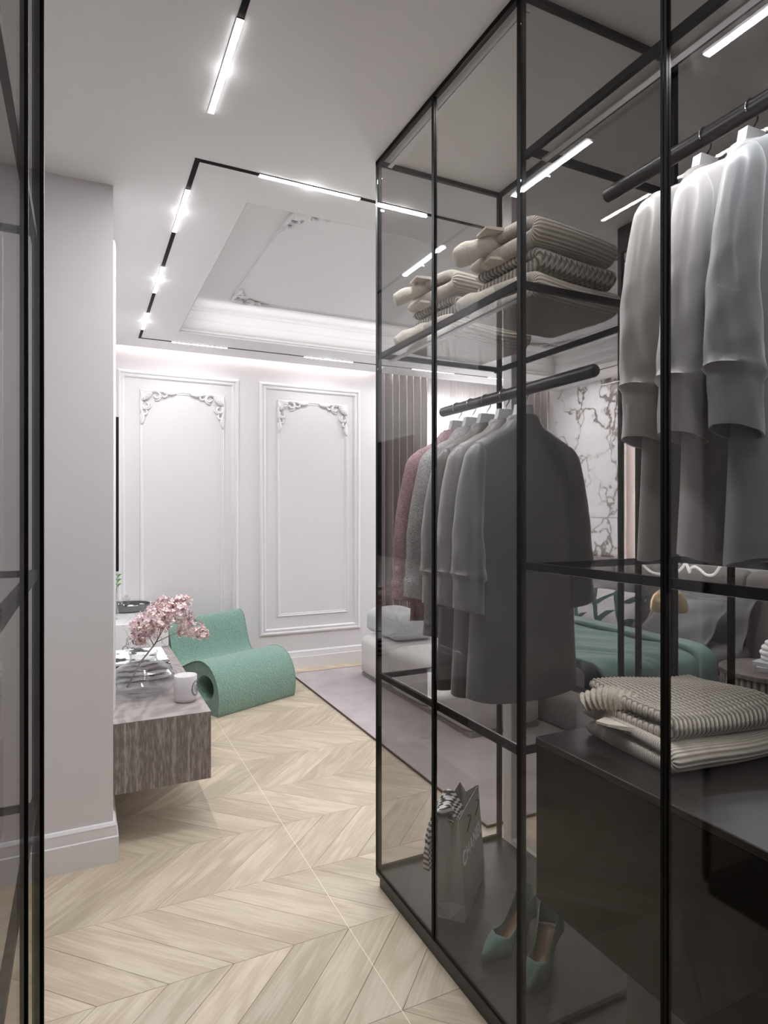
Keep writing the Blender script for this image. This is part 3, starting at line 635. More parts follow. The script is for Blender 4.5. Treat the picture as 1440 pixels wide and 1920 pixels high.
def hanger(y, rail_z, label, group, rz=0.0, x=1.285):
    global h0
    if h0 is None:
        h0 = thing('clothes_hanger', label, 'hanger', (x, y, rail_z), rz, group)
        pts = [(0.020 * math.cos(a) if False else -0.0205 * math.cos(a), 0, 0.0205 * math.sin(a)) for a in [PI * (-0.22 + 1.12 * i / 14) for i in range(15)]][::1]
        pts = [(-0.0212 * math.cos(a), 0, 0.0212 * math.sin(a)) for a in [-0.5 + (PI + 0.55) * i / 16 for i in range(17)]]
        pts += [(0.017, 0, -0.022), (0.006, 0, -0.036), (0.0, 0, -0.050), (0.0, 0, -0.060)]
        MB().tube(pts, 0.0019, 8).build('hook', M['chrome'], h0, True)
        poly = [(-0.028, -0.048), (0.028, -0.048), (0.034, -0.075), (0.050, -0.104), (0.10, -0.140), (0.175, -0.196), (0.185, -0.215), (0.17, -0.215), (0.06, -0.160), (0.0, -0.150),
                (-0.06, -0.160), (-0.17, -0.215), (-0.185, -0.215), (-0.175, -0.196), (-0.10, -0.140), (-0.050, -0.104), (-0.034, -0.075)]
        MB().prism(poly, lambda a, b: (a, -0.011, b), lambda a, b: (a, 0.011, b)).build('shoulder_bar', M['hanger'], h0)
        return h0
    h = copy_tree(h0); h.location = (x, y, rail_z); h.rotation_euler = (0, 0, rz); tag(h, label, 'hanger', group)
    return h
RA, RB = 1.815, 2.28
gA, gB, gH = 'coats on the lower rail', 'jackets on the upper rail', 'white clothes hangers'
garment(2.03, RA, M['tweed'], 'rose pink tweed jacket hanging farthest on the lower rail', gA, 'jacket', 'tweed_jacket', 0.80, 0.72, 3, 'lapel', False, True, 0.0)
garment(1.93, RA, M['boucle'], 'light grey boucle jacket hanging beside the pink tweed one', gA, 'jacket', 'boucle_jacket', 0.84, 0.70, 5, 'lapel', False, True, 0.0)
garment(1.832, RA, satin('dark_taupe_satin', (0.125, 0.112, 0.10)), 'dark taupe coat hanging behind two greyer coats', gA, seed=8, slv=0.71, rz=0.03)
garment(1.725, RA, satin('mid_taupe_satin', (0.255, 0.235, 0.225)), 'lighter taupe coat hanging second from the front of the lower rail', gA, seed=12, rz=-0.02, slv=0.70)
garment(1.625, RA, satin('slate_satin', (0.155, 0.15, 0.152)), 'long slate grey coat hanging at the front of the lower rail', gA, seed=17, rz=-0.03)
for y, l in ((2.02, 'white hanger holding the pink tweed jacket'), (1.925, 'white hanger holding the grey boucle jacket'), (1.832, 'white hanger holding the dark taupe coat'),
             (1.725, 'white hanger holding the lighter taupe coat'), (1.625, 'white hanger holding the front slate grey coat')): hanger(y, RA, l, gH, random.uniform(-.03, .03))
garment(0.968, RB, satin('warm_grey_satin', (0.33, 0.31, 0.29)), 'warm grey coat hanging farthest on the upper rail behind the thick post', gB, 'coat', 'short_coat', 0.955, 0.715, 21, rz=0.02)
garment(0.858, RB, satin('pale_grey_satin', (0.58, 0.55, 0.54)), 'pale beige grey coat hanging in the middle of the upper rail', gB, 'coat', 'short_coat', 0.955, 0.715, 25, rz=-0.02)
garment(0.757, RB, satin('blue_grey_satin', (0.30, 0.315, 0.33)), 'blue grey coat hanging nearest on the upper rail', gB, 'coat', 'short_coat', 0.955, 0.715, 29, rz=0.0)
for y, l in ((0.968, 'white hanger holding the warm grey coat'), (0.858, 'white hanger holding the pale beige grey coat'), (0.757, 'white hanger holding the blue grey coat')): hanger(y, RB, l, gH, random.uniform(-.03, .03))
# ================================================================== FOLDED KNITS
def resample(path, n):
    P = [Vector((p[0], p[1], 0)) for p in path]; L = [0]
    for a, b in zip(P, P[1:]): L.append(L[-1] + (b - a).length)
    out = []
    for i in range(n):
        s = L[-1] * i / (n - 1); k = 0
        while k < len(L) - 2 and L[k + 1] < s: k += 1
        f = (s - L[k]) / max(1e-9, L[k + 1] - L[k]); out.append((P[k].lerp(P[k + 1], f), s))
    return out
def smooth_path(path, n, it=6):
    r = resample(path, n); pts = [p for p, s in r]
    for _ in range(it): pts = [pts[0]] + [(pts[i - 1] + pts[i] * 2 + pts[i + 1]) / 4 for i in range(1, n - 1)] + [pts[-1]]
    return resample([(p.x, p.y) for p in pts], n)
def sheet(path, width, thick, ns=60, nw=30, bend=None, disp=None, it=6):
    """thick soft cloth: path in (y,z), width along x; returns MB with a UV per vertex (arc length, width)"""
    st = smooth_path(path, ns, it); mb = MB(); UV = []
    nrm = []
    for i in range(ns):
        d = (st[min(i + 1, ns - 1)][0] - st[max(i - 1, 0)][0]).normalized(); nrm.append(Vector((-d.y, d.x, 0)))
    rings = []
    for j in range(nw + 1):
        u = 0.5 - 0.5 * math.cos(PI * j / nw) if nw < 100 else j / nw; wv = (u - 0.5) * width
        e = max(0, abs(wv) - (width / 2 - thick / 2)) / (thick / 2); tf = max(0.02, 1 - min(1, e) ** 2.6) ** (1 / 2.6)
        ring = []
        def emit_pt(i, side):
            p, s = st[i]; en = 1.0
            es = min(i, ns - 1 - i) / 3.0
            if es < 1: en = math.sqrt(max(0.05, 1 - (1 - es) ** 2))
            off = side * thick / 2 * tf * en
            if disp: off += side * disp(s, wv, tf) * tf
            q = p + nrm[i] * off
            x, y, z = wv, q.x, q.y
            if bend: x, y, z = bend(x, y, z, s)
            ring.append((x, y, z)); UV.append((s, wv))
        for i in range(ns): emit_pt(i, 1)
        for i in reversed(range(ns)): emit_pt(i, -1)
        rings.append(mb.add(ring))
    for a, b in zip(rings, rings[1:]): mb.quadstrip(a, b)
    mb.f += [tuple(rings[0][::-1]), tuple(rings[-1])]
    return mb, UV
def build_uv(mb, UV, name, mat, parent):
    o = mb.build(name, mat, parent, True, None, None, False); me = o.data
    uv = me.uv_layers.new(name='UVMap'); li = [0] * len(me.loops); me.loops.foreach_get('vertex_index', li)
    flat = []
    for v in li: flat += UV[v]
    uv.data.foreach_set('uv', flat)
    bm = bmesh.new(); bm.from_mesh(me); bmesh.ops.recalc_face_normals(bm, faces=bm.faces); bm.to_mesh(me); bm.free()
    return o
def nz(seed):
    r = random.Random(seed); k = [(r.uniform(8, 22), r.uniform(8, 22), r.uniform(0, 6.28)) for _ in range(5)]
    return lambda a, b: sum(math.sin(p * a + q * b + c) for p, q, c in k) / 5
def ufold(depth, gap, droop=0.0):
    """open at +y, closed roll at -y"""
    return [(depth, gap + 0.004), (depth * 0.6, gap + 0.006), (0.05, gap + 0.002), (0.012, gap * 0.85), (0.0, gap * 0.5), (0.012, gap * 0.12), (0.05, 0.0), (depth * 0.6, 0.0), (depth * 0.98, droop)]
def sweater(loc, rz, mat, label, group, w=0.36, d=0.30, th=0.032, gap=0.036, seed=1, sleeves=True, name='folded_sweater', lip=0.0, slv_mat=None):
    t = thing(name, label, 'sweater', loc, rz, group)
    f = nz(seed)
    def bend(x, y, z, s): 
        k = 1 + 0.05 * (abs(x) / (w / 2)) ** 2
        return (x, y + 0.012 * f(x * 0.7, 0.3), z * k + 0.006 * (f(x, y) + 1) * min(1, z / 0.02 if z > 0 else 0))
    mb, UV = sheet([(a, b + th / 2) for a, b in ufold(d, gap)], w, th, 64, 34, bend, None, 5)
    zmin = min(v[2] for v in mb.v); mb.v = [(x, y, z - zmin) for x, y, z in mb.v]
    build_uv(mb, UV, 'body', mat, t)
    if sleeves:
        m2 = MB(); n = 22; pts = []; rad = []
        for i in range(n):
            q = i / (n - 1)
            pts.append((-0.03 - 0.215 * q, 0.10 + 0.155 * q + 0.010 * math.sin(4 * q + seed), gap + th * 1.25 - 0.012 * q - 0.045 * q ** 3))
            rad.append((0.026 + 0.005 * math.sin(4.3 * q + seed) + 0.0025 * math.sin(23 * q)) * (1 if q < 0.85 else 1.06))
        rad = [0.008] + rad + [0.022, 0.012]; pts = [(pts[0][0] + 0.006, pts[0][1], pts[0][2])] + pts + [(pts[-1][0] - 0.007, pts[-1][1] + 0.004, pts[-1][2] - 0.002), (pts[-1][0] - 0.009, pts[-1][1] + 0.005, pts[-1][2] - 0.003)]
        m2.tube(pts, rad, 20); m2.build('sleeve', slv_mat or M['plainknit'], t, True)
    if lip:
        m2 = MB(); a = m2.add([(-w / 2 + 0.02, 0.12, th + gap), (-w / 2 - 0.045, 0.16, th + gap + 0.012), (-w / 2 - 0.04, 0.21, th + gap + 0.004), (-w / 2 + 0.02, 0.23, th + gap)])
        b = m2.add([(-w / 2 + 0.02, 0.12, th + gap + 0.012), (-w / 2 - 0.045, 0.16, th + gap + 0.018), (-w / 2 - 0.04, 0.21, th + gap + 0.010), (-w / 2 + 0.02, 0.23, th + gap + 0.012)])
        m2.quadstrip(a, b); m2.f += [tuple(a[::-1]), tuple(b)]; m2.build('collar_tip', M['plainknit'], t)
    return t
gS = 'folded knitwear'
for (px, py, who, sd) in ((1.315, 1.40, 'near the partition', 2), (1.315, 1.83, 'near the far end', 6)):
    z = 2.0175
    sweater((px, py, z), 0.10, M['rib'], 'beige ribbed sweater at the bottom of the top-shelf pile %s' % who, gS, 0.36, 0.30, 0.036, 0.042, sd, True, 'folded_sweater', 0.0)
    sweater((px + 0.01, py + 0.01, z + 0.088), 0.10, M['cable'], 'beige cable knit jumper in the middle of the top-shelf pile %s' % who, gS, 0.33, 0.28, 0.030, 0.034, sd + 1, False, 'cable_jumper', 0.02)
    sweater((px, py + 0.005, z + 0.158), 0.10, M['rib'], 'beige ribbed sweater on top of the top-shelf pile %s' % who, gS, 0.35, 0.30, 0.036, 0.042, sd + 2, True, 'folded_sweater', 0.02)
zb = 0.850
sweater((1.305, 0.905, zb), -0.10, M['rib'], 'oatmeal fine rib sweater folded under the chunky knit on the drawers', gS, 0.345, 0.31, 0.027, 0.029, 9, False, 'folded_sweater', 0.03)
t = thing('chunky_jumper', 'oatmeal chunky cable knit jumper folded on top of the fine rib sweater', 'sweater', (1.305, 0.93, zb + 0.060), -0.14, gS)
f9 = nz(44)
def chunk(s, wv, tf):
    cw, rw = 0.0165, 0.0125
    u = s / cw; fr = u - math.floor(u); tri = abs(fr - 0.5) * 2
    a = math.sin(PI * fr) ** 0.7
    return 0.0048 * a * (0.55 + 0.45 * math.sin(2 * PI * (wv / rw + (1 - tri) * 0.55)))
def cbend(x, y, z, s): return (x + 0.010 * f9(y, 0.2), y + 0.012 * f9(x * 0.6, 1.3), z * (1 + 0.06 * (abs(x) / 0.17) ** 2) + (0.010 * (f9(x, y) + 0.6)) * min(1, max(0, z / 0.03)))
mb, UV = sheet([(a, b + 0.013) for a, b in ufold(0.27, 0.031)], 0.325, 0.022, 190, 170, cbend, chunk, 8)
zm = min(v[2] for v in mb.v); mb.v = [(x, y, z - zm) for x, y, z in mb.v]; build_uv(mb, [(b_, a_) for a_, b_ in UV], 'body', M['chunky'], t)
m2 = MB(); pts = []; rad = []
for i in range(90):
    q = i / 89; pts.append((-0.13 - 0.075 * q, 0.14 + 0.10 * q, 0.047 + 0.010 * math.sin(3 * q) - 0.018 * q * q)); rad.append(0.024 + 0.003 * math.sin(q * 60) + 0.003 * math.sin(4 * q))
rad[0] = 0.01; rad[-1] = 0.012; rad[-2] = 0.02
m2.tube(pts, rad, 22); m2.build('sleeve', M['chunkysleeve'], t, True)
t = thing('storage_box', 'flat white storage box behind the knits on the drawers', 'box', (1.510, 0.72, zb))
MB().box(-0.034, 0.034, -0.27, 0.27, 0, 0.075, 0.002).build('body', M['white'], t); MB().box(-0.036, 0.036, -0.272, 0.272, 0.0752, 0.105, 0.002).build('lid', M['white'], t)
# ================================================================== SHOPPING BAG, SCARF, SHOES
t = thing('shopping_bag', 'grey paper shopping bag with white lettering on the wardrobe base', 'bag', (1.133, 1.736, 0.0642), math.radians(43.0))
BW, BDp, BH = 0.295, 0.105, 0.335
mb = MB(); th = 0.0015
def bag_shell(o):
    rings = []
    bot = [(o, o), (BW - o, o), (BW - o, BDp / 2), (BW - o, BDp - o), (o, BDp - o), (o, BDp / 2)]
    rings.append(mb.add([(x, y, 0.0 + o) for x, y in bot]))
    fold = 0.025
    mid = [(o, o), (BW - o, o), (BW - o - 0.012, BDp / 2), (BW - o, BDp - o), (o, BDp - o), (o + 0.012, BDp / 2)]
    rings.append(mb.add([(x, y, 0.055) if i not in (2, 5) else (x, y, 0.055) for i, (x, y) in enumerate(mid)]))
    top = [(o, o + 0.022), (BW - o, o + 0.022), (BW - 0.05, BDp / 2 + 0.004), (BW - o, BDp - o - 0.012), (o, BDp - o - 0.012), (0.045, BDp / 2 + 0.004)]
    zt = [BH, BH, BH - 0.012, BH, BH, BH - 0.012]
    rings.append(mb.add([(x, y, z) for (x, y), z in zip(top, zt)]))
    return rings
r0 = bag_shell(0.0); r1 = bag_shell(th)
for a, b in zip(r0, r0[1:]): mb.quadstrip(a, b)
for a, b in zip(r1, r1[1:]): mb.quadstrip(a, b, True)
mb.quadstrip(r0[-1], r1[-1]); mb.f += [tuple(r0[0][::-1]), tuple(r1[0])]
mb.build('body', M['paperbag'], t)
for yy in (0.016, BDp - 0.008):
    for xx in (0.085, 0.21):
        pts = [(xx + 0.004 * math.sin(q * 5), yy - 0.004 - 0.010 * math.sin(q * PI), BH - 0.022 - 0.052 * q + 0.025 * math.sin(q * PI)) for q in [i / 9 for i in range(10)]]
        MB().tube(pts, 0.0022, 8).build('handle', M['blackmat'], t, True)
cu = bpy.data.curves.new('lettering', 'FONT'); cu.body = 'CHANEL'; cu.size = 0.064; cu.extrude = 0.0006; cu.align_x = 'CENTER'; cu.align_y = 'CENTER'; cu.space_character = 1.12; cu.offset = 0.0008
tmp = bpy.data.objects.new('lettering', cu); COL.objects.link(tmp); bpy.context.view_layer.update()
lm = bpy.data.meshes.new_from_object(tmp.evaluated_get(bpy.context.evaluated_depsgraph_get())); bpy.data.objects.remove(tmp); bpy.data.curves.remove(cu)
lm.materials.clear(); lm.materials.append(M['inkwhite']); lo = bpy.data.objects.new('lettering', lm); COL.objects.link(lo); lo.parent = t
lo.location = (BW / 2, 0.0105 - 0.0008, 0.192); lo.rotation_euler = (PI / 2 - math.atan2(0.022, BH - 0.055), 0, 0)
bag2 = copy_tree(t); bag2.location = (1.105, 1.035, 0.0642); bag2.rotation_euler = (0, 0, math.radians(-58))
for ch in list(bag2.children):
    if ch.name.startswith('lettering'): bpy.data.objects.remove(ch)
tag(bag2, 'grey paper bag under the drawers, its corner just entering the picture', 'bag')
# striped scarf spilling over the bag's back edge
def ribbon_cloth(path3, width_fn, ripples, n=60, m=26):
    mb = MB(); rows = []
    P = [Vector(p) for p in path3]; st = []
    for i in range(n):
        q = i / (n - 1) * (len(P) - 1); k = min(int(q), len(P) - 2); st.append(P[k].lerp(P[k + 1], q - k))
    for _ in range(5): st = [st[0]] + [(st[i - 1] + 2 * st[i] + st[i + 1]) / 4 for i in range(1, n - 1)] + [st[-1]]
    for off in (1, -1):
        rr = []
        for i in range(n):
            d = (st[min(i + 1, n - 1)] - st[max(i - 1, 0)]).normalized(); side = Vector((0.73, 0.68, 0.0)); side = (side - d * side.dot(d)).normalized(); up = side.cross(d).normalized()
            wd = width_fn(i / (n - 1))
            rr.append(mb.add([st[i] + side * wd * (j / (m - 1) - 0.5) + up * (ripples * math.sin(j * 1.55 + 5 * i / n) + off * 0.0025) for j in range(m)]))
        for a, b in zip(rr, rr[1:]): mb.quadstrip(a, b, off < 0, False)
        rows.append(rr)
    A, B = rows
    for a, b in ((0, 0), (n - 1, n - 1)): mb.quadstrip(A[a], B[b], False, False)
    mb.quadstrip([r[0] for r in A], [r[0] for r in B], False, False); mb.quadstrip([r[-1] for r in A], [r[-1] for r in B], False, False)
    return mb
R43 = Matrix.Translation((1.133, 1.736, 0.0642)) @ Matrix.Rotation(math.radians(43.0), 4, 'Z')
pth = [R43 @ Vector(p) for p in ((0.10, 0.052, 0.24), (0.09, 0.055, 0.31), (0.075, 0.075, 0.352), (0.055, 0.105, 0.335), (0.045, 0.122, 0.27), (0.04, 0.130, 0.21), (0.04, 0.132, 0.15))]
o = ribbon_cloth(pth, lambda q: 0.09 + 0.05 * math.sin(q * PI), 0.010).build('striped_scarf', stripes('zebra_scarf', (0.02, 0.02, 0.02), (0.78, 0.77, 0.77), 16.0, 3.0, 'Z'), None, True)
tag(o, 'black and white striped scarf hanging out of the grey paper bag', 'scarf')
def pump(loc, rz, label):
    """pointed high-heel court shoe, toe at origin pointing -x, heel at +x"""
    t = thing('court_shoe', label, 'shoe', loc, rz, 'sage suede court shoes')
    L = 0.205; n = 30; outer = []; inner = []; sole = []
    def rise(x): q = max(0, (x - 0.08) / (L - 0.08)); return 0.070 * (q * q * (3 - 2 * q)) if q < 1 else 0.070
    def half(x):
        q = x / L
        return 0.002 + 0.041 * math.sin(PI * min(1, q / 0.62) / 2) ** 0.8 if q < 0.34 else 0.002 + 0.0385 - 0.013 * max(0, math.sin(PI * (q - 0.30) / 0.7)) * 1.0 + 0 * q
    def top(x):
        q = x / L
        if q < 0.30: return 0.012 + 0.038 * math.sin(PI / 2 * q / 0.30)
        return 0.050 - 0.014 * math.sin(min(1, (q - 0.30) / 0.35) * PI / 2) + 0.030 * max(0, (q - 0.6) / 0.4) ** 1.5
    xs = [L * (i / n) ** 1.15 for i in range(n + 1)]
    mb = MB(); rows = []
    for x in xs:
        h, zt, zr = half(x), top(x), rise(x); q = x / L
        row = []; seg = 14; amax = PI / 2 if q < 0.29 else PI / 2 * 0.52 - 0.10 * (q > 0.9)
        if q >= 0.29: amax = PI / 2 * (1 - min(1, (q - 0.29) / 0.10) * 0.5)
        for s in (-1, 1):
            for k in range(seg + 1):
                a = amax * k / seg
                if s < 0: a = amax * (1 - k / seg)
                wy = h * (math.cos(a) ** 0.6 if a < PI / 2 - 1e-6 else 0.0); zz = (zt if q < 0.29 else zt / math.sin(amax)) * math.sin(a)
                row.append((x, -wy if s > 0 else wy, zr + 0.004 + zz))
        rows.append(row)
    # heel counter: close the back
    ids = [mb.add(r) for r in rows]
    for a, b in zip(ids, ids[1:]):
        m_ = len(a)
        for i in range(m_ - 1):
            if i == m_ // 2 - 1 and xs[ids.index(a)] / L >= 0.29: continue
            mb.f.append((a[i], a[i + 1], b[i + 1], b[i]))
    # back wall
    lastr = ids[-1]; m_ = len(lastr); left, right = lastr[:m_ // 2], lastr[m_ // 2:]
    prev = right
    for k in range(1, 9):
        fr = k / 8
        cur = []
        for i in range(len(right)):
            pr = Vector(mb.v[right[i]]); pl = Vector(mb.v[left[len(left) - 1 - i]]); y = pr.y + (pl.y - pr.y) * fr
            cur.append((L + 0.020 * math.sin(PI * fr), y, pr.z + 0.012 * math.sin(PI * fr) * (i / len(right))))
        cur = mb.add(cur) if k < 8 else [left[len(left) - 1 - i] for i in range(len(left))]
        for i in range(len(prev) - 1): mb.f.append((prev[i], prev[i + 1], cur[i + 1], cur[i]))
        prev = cur
    o = mb.build('upper', M['teal'], t, True)
    md = o.modifiers.new('thick', 'SOLIDIFY'); md.thickness = 0.0018; md.offset = 1
    mb = MB(); a = []; b = []
    for x in xs: h = max(0.002, half(x) * 0.985); z = rise(x); a.append(mb.add([(x, -h, z + 0.005), (x, h, z + 0.005)])); b.append(mb.add([(x, -h, z), (x, h, z)]))
    for k in range(n):
        for r, fl in ((a, 0), (b, 1)): mb.f.append((r[k][0], r[k][1], r[k + 1][1], r[k + 1][0]))
        mb.f.append((a[k][0], a[k + 1][0], b[k + 1][0], b[k][0])); mb.f.append((a[k][1], a[k + 1][1], b[k + 1][1], b[k][1]))
    mb.f.append((a[-1][0], a[-1][1], b[-1][1], b[-1][0])); mb.build('insole', M['nude'], t, True)
    MB().tube([(L + 0.000, 0, 0.067), (L + 0.006, 0, 0.045), (L + 0.006, 0, 0.02), (L + 0.004, 0, 0.0)], [0.018, 0.008, 0.0055, 0.005], 12).build('heel', M['teal'], t, True)
    return t
pump((1.088, 1.570, 0.0642), math.radians(12), 'sage suede court shoe with its toe beside the wardrobe glass')
pump((1.128, 1.405, 0.0642), math.radians(32), 'sage suede court shoe seen dimly behind the thick post')
# ================================================================== CONSOLE and what stands on it
CT = 0.526
t = thing('floating_console', 'grey oak floating console fixed low on the left wall', 'console', (XL + 0.003, 2.86, 0.226))
box('carcass', M['console'], 0, 0.404, 0, 2.56, 0.0, 0.297, t, 0.0015)
box('top', M['consoletop'], 0, 0.404, 0, 2.56, 0.2972, 0.300, t)
o = box('marble_plinth', M['marble'], XL + 0.002, 0.512, 4.37, 5.41, CT + 0.0005, 0.692, None, 0.002); tag(o, 'white veined marble block standing at the far end of the console', 'block')
def book(x0, y0, z, w, d, h, rz, label, cover, pages):
    t = thing('magazine', label, 'magazine', (x0, y0, z), rz, 'magazines behind the vase')
    MB().box(0, w, 0, d, 0, 0.002).box(0, w, 0, d, h - 0.002, h).box(w - 0.002, w, 0, d, 0.002, h - 0.002).build('cover', cover, t)
    MB().box(0.003, w - 0.003, 0.002, d - 0.003, 0.0021, h - 0.0021).build('pages', pages, t)
zz = CT + 0.0004
for k, (w_, d_, h_, rz, lab) in enumerate(((0.30, 0.40, 0.030, 0.02, 'lowest black and white magazine behind the glass vase'), (0.29, 0.38, 0.028, -0.03, 'second black and white magazine from the bottom behind the vase'),
                                      (0.285, 0.37, 0.026, 0.04, 'third black and white magazine from the bottom behind the vase'), (0.27, 0.35, 0.022, 0.0, 'topmost black and white magazine behind the vase'))):
    book(XL + 0.03, 3.50, zz, w_, d_, h_, rz, lab, M['zebra2'], stripes('page_edges_%d' % k, (0.05, 0.05, 0.05), (0.85, 0.85, 0.85), 7 + k, 3.0, 'Z')); zz += h_ + 0.0005
vx, vy = 0.266, 3.28
t = thing('glass_vase', 'low round clear glass vase on the console', 'vase', (vx, vy, CT + 0.0005))
prof = [(0.0, 0), (0.075, 0.0), (0.105, 0.006), (0.132, 0.028), (0.143, 0.065), (0.140, 0.10), (0.122, 0.130), (0.085, 0.150), (0.066, 0.162), (0.062, 0.178), (0.065, 0.198), (0.068, 0.206),
        (0.063, 0.206), (0.058, 0.180), (0.061, 0.164), (0.080, 0.147), (0.116, 0.126), (0.134, 0.098), (0.137, 0.066), (0.126, 0.034), (0.100, 0.014), (0.07, 0.009), (0.0, 0.009)]
MB().lathe([(max(r, 1e-4), z) for r, z in prof], n=56).build('body', M['clear'], t, True)
# hydrangea branch
from math import tan
def ony(u, v, y):
    yaw = math.radians(25.7365); s, c = math.sin(yaw), math.cos(yaw); a = (u - 720) / 1170; b = (959 - v) / 1170
    r = Vector((s + a * c, c - a * s, b)); return Vector((0, 0, EYE)) + r * (y / r.y)
t = thing('hydrangea_branch', 'dried pink hydrangea branch leaning in the glass vase', 'flower', (vx, vy, CT))
org = Vector((vx, vy, CT))
s0, s1, s2 = ony(238, 1288, 3.27), ony(264, 1240, 3.27), ony(291, 1206, 3.28)
heads = [(ony(292, 1160, 3.24), 0.075), (ony(326, 1148, 3.30), 0.078), (ony(356, 1177, 3.33), 0.062), (ony(272, 1183, 3.24), 0.055), (ony(308, 1136, 3.34), 0.055)]
mb = MB().tube([p - org for p in (s0, s1, s2)], [0.0042, 0.004, 0.0035], 8)
fork = [ony(296, 1196, 3.28), ony(300, 1190, 3.28), ony(291, 1204, 3.29), ony(288, 1208, 3.27), ony(299, 1192, 3.29)]
for (hc, hr), fk in zip(heads, fork):
    mb.tube([s2 - org, fk - org, (fk + hc) / 2 - org + Vector((0, 0, 0.006)), hc - org], [0.0033, 0.0026, 0.002, 0.0014], 7)
mb.build('stem', M['stemwood'], t, True)
rnd = random.Random(5)
heads += [(ony(259, 1172, 3.25), 0.036), (ony(378, 1188, 3.33), 0.036), (ony(342, 1127, 3.32), 0.040), (ony(262, 1200, 3.24), 0.026)]
for k, (hc, hr) in enumerate(heads):
    for pm, dens in ((M['petal'], 15500), (M['petal2'], 14500), (M['petal3'], 5000)):
        mb = MB()
        for i in range(int(dens * hr * hr) + 6):
            z_ = rnd.uniform(-0.8, 1); a = rnd.uniform(0, 2 * PI); q = math.sqrt(1 - z_ * z_); dirv = Vector((q * math.cos(a), q * math.sin(a), z_))
            c = hc - org + Vector((dirv.x * hr, dirv.y * hr, dirv.z * hr * 0.85)) * rnd.uniform(0.6, 1.16)
            nn = (dirv + Vector((rnd.uniform(-.8, .8), rnd.uniform(-.8, .8), rnd.uniform(-.5, .6)))).normalized(); e1 = nn.orthogonal().normalized(); e1.rotate(Matrix.Rotation(rnd.uniform(0, 6), 3, nn)); e2 = nn.cross(e1)
            sz = rnd.uniform(0.008, 0.0145)
            ci = mb.add([c, c - nn * 0.0012])
            for p in range(4):
                d1 = e1 * math.cos(p * PI / 2) + e2 * math.sin(p * PI / 2); d2 = e1 * math.cos(p * PI / 2 + PI / 2) + e2 * math.sin(p * PI / 2 + PI / 2); cu_ = rnd.uniform(0.001, 0.006)
                m_ = mb.add([c + (d1 * 0.75 - d2 * 0.45) * sz + nn * cu_, c + d1 * sz * 1.1 + nn * cu_ * 1.6, c + (d1 * 0.75 + d2 * 0.45) * sz + nn * cu_])
                mb.f += [(ci[0], m_[0], m_[1]), (ci[0], m_[1], m_[2]), (ci[1], m_[2], m_[1]), (ci[1], m_[1], m_[0])]
        o = mb.build('florets', pm, t, False, 'stuff', None, False)
# candle with oval emblem
cx_, cy_ = 0.437, 3.075
t = thing('candle', 'pale ceramic candle with an oval printed emblem on the console', 'candle', (cx_, cy_, CT + 0.0005))
MB().lathe([(0.0001, 0), (0.044, 0), (0.049, 0.004), (0.0515, 0.02), (0.0525, 0.06), (0.053, 0.118), (0.0515, 0.121), (0.049, 0.1205), (0.0001, 0.1195)], n=48).build('cup', M['ceramic'], t, True, None, 45)
def on_cup(a, z, r=0.0536): return (r * math.cos(a), r * math.sin(a), z)
ec = math.radians(-38)
mb = MB()
for ra, rz_ in ((0.50, 0.036), (0.40, 0.029)):
    mb.tube([on_cup(ec + ra * math.cos(q), 0.062 + rz_ * math.sin(q)) for q in [2 * PI * i / 40 for i in range(41)]], 0.0009, 5)
for i in range(14):
    q = 2 * PI * i / 14; mb.tube([on_cup(ec + 0.44 * math.cos(q), 0.062 + 0.0315 * math.sin(q)), on_cup(ec + 0.46 * math.cos(q + .12), 0.062 + 0.033 * math.sin(q + .12))], 0.0011, 5)
for pts in ([(-0.12, 0.078), (0.10, 0.078), (0.14, 0.070), (0.05, 0.062), (-0.05, 0.062)], [(-0.12, 0.052), (0.0, 0.046), (0.12, 0.052), (0.10, 0.060)], [(-0.14, 0.078), (-0.16, 0.066), (-0.12, 0.056)]):
    mb.tube([on_cup(ec + a, z) for a, z in pts], 0.0012, 5)
mb.build('emblem', M['ink'], t)
# tray on the marble block
t = thing('round_tray', 'round dark tray standing on the marble block', 'tray', (0.30, 4.98, 0.6925))
MB().lathe([(0.0001, 0), (0.135, 0), (0.150, 0.01), (0.155, 0.05), (0.151, 0.05), (0.146, 0.013), (0.132, 0.006), (0.0001, 0.006)], n=40).build('dish', M['trayblack'], t, True, None, 40)
for k, (dx, dy, r, h_, lab) in enumerate(((-0.07, -0.03, 0.032, 0.075, 'short clear glass jar at the left of the round tray'), (-0.01, 0.06, 0.026, 0.10, 'taller clear glass jar at the back of the round tray'))):
    t = thing('glass_jar', lab, 'jar', (0.30 + dx, 4.98 + dy, 0.6990), 0, 'jars on the tray')
    MB().lathe([(0.0001, 0), (r, 0), (r, h_ * 0.8), (r * 0.6, h_ * 0.9), (r * 0.6, h_), (r * 0.5, h_), (r * 0.5, h_ * 0.88), (r * 0.88, h_ * 0.78), (r * 0.88, 0.004), (0.0001, 0.004)], n=24).build('jar_body', M['clear'], t, True)
t = thing('folded_cloth', 'black and white folded cloth lying in the round tray', 'cloth', (0.36, 4.97, 0.6990), 0.5)
mb, UV = sheet([(a, b + 0.006) for a, b in ufold(0.12, 0.016)], 0.13, 0.012, 30, 14); zm = min(v[2] for v in mb.v); mb.v = [(x, y - 0.06, z - zm) for x, y, z in mb.v]; build_uv(mb, UV, 'body', M['zebra2'], t)
t = thing('bud_vase', 'tiny glass bud vase with a green sprig beside the television', 'vase', (0.195, 4.62, 0.6925))
MB().lathe([(0.0001, 0), (0.022, 0), (0.026, 0.04), (0.012, 0.10), (0.010, 0.17), (0.012, 0.18), (0.008, 0.18), (0.007, 0.10), (0.02, 0.04), (0.0001, 0.006)], n=20).build('body', M['clear'], t, True)
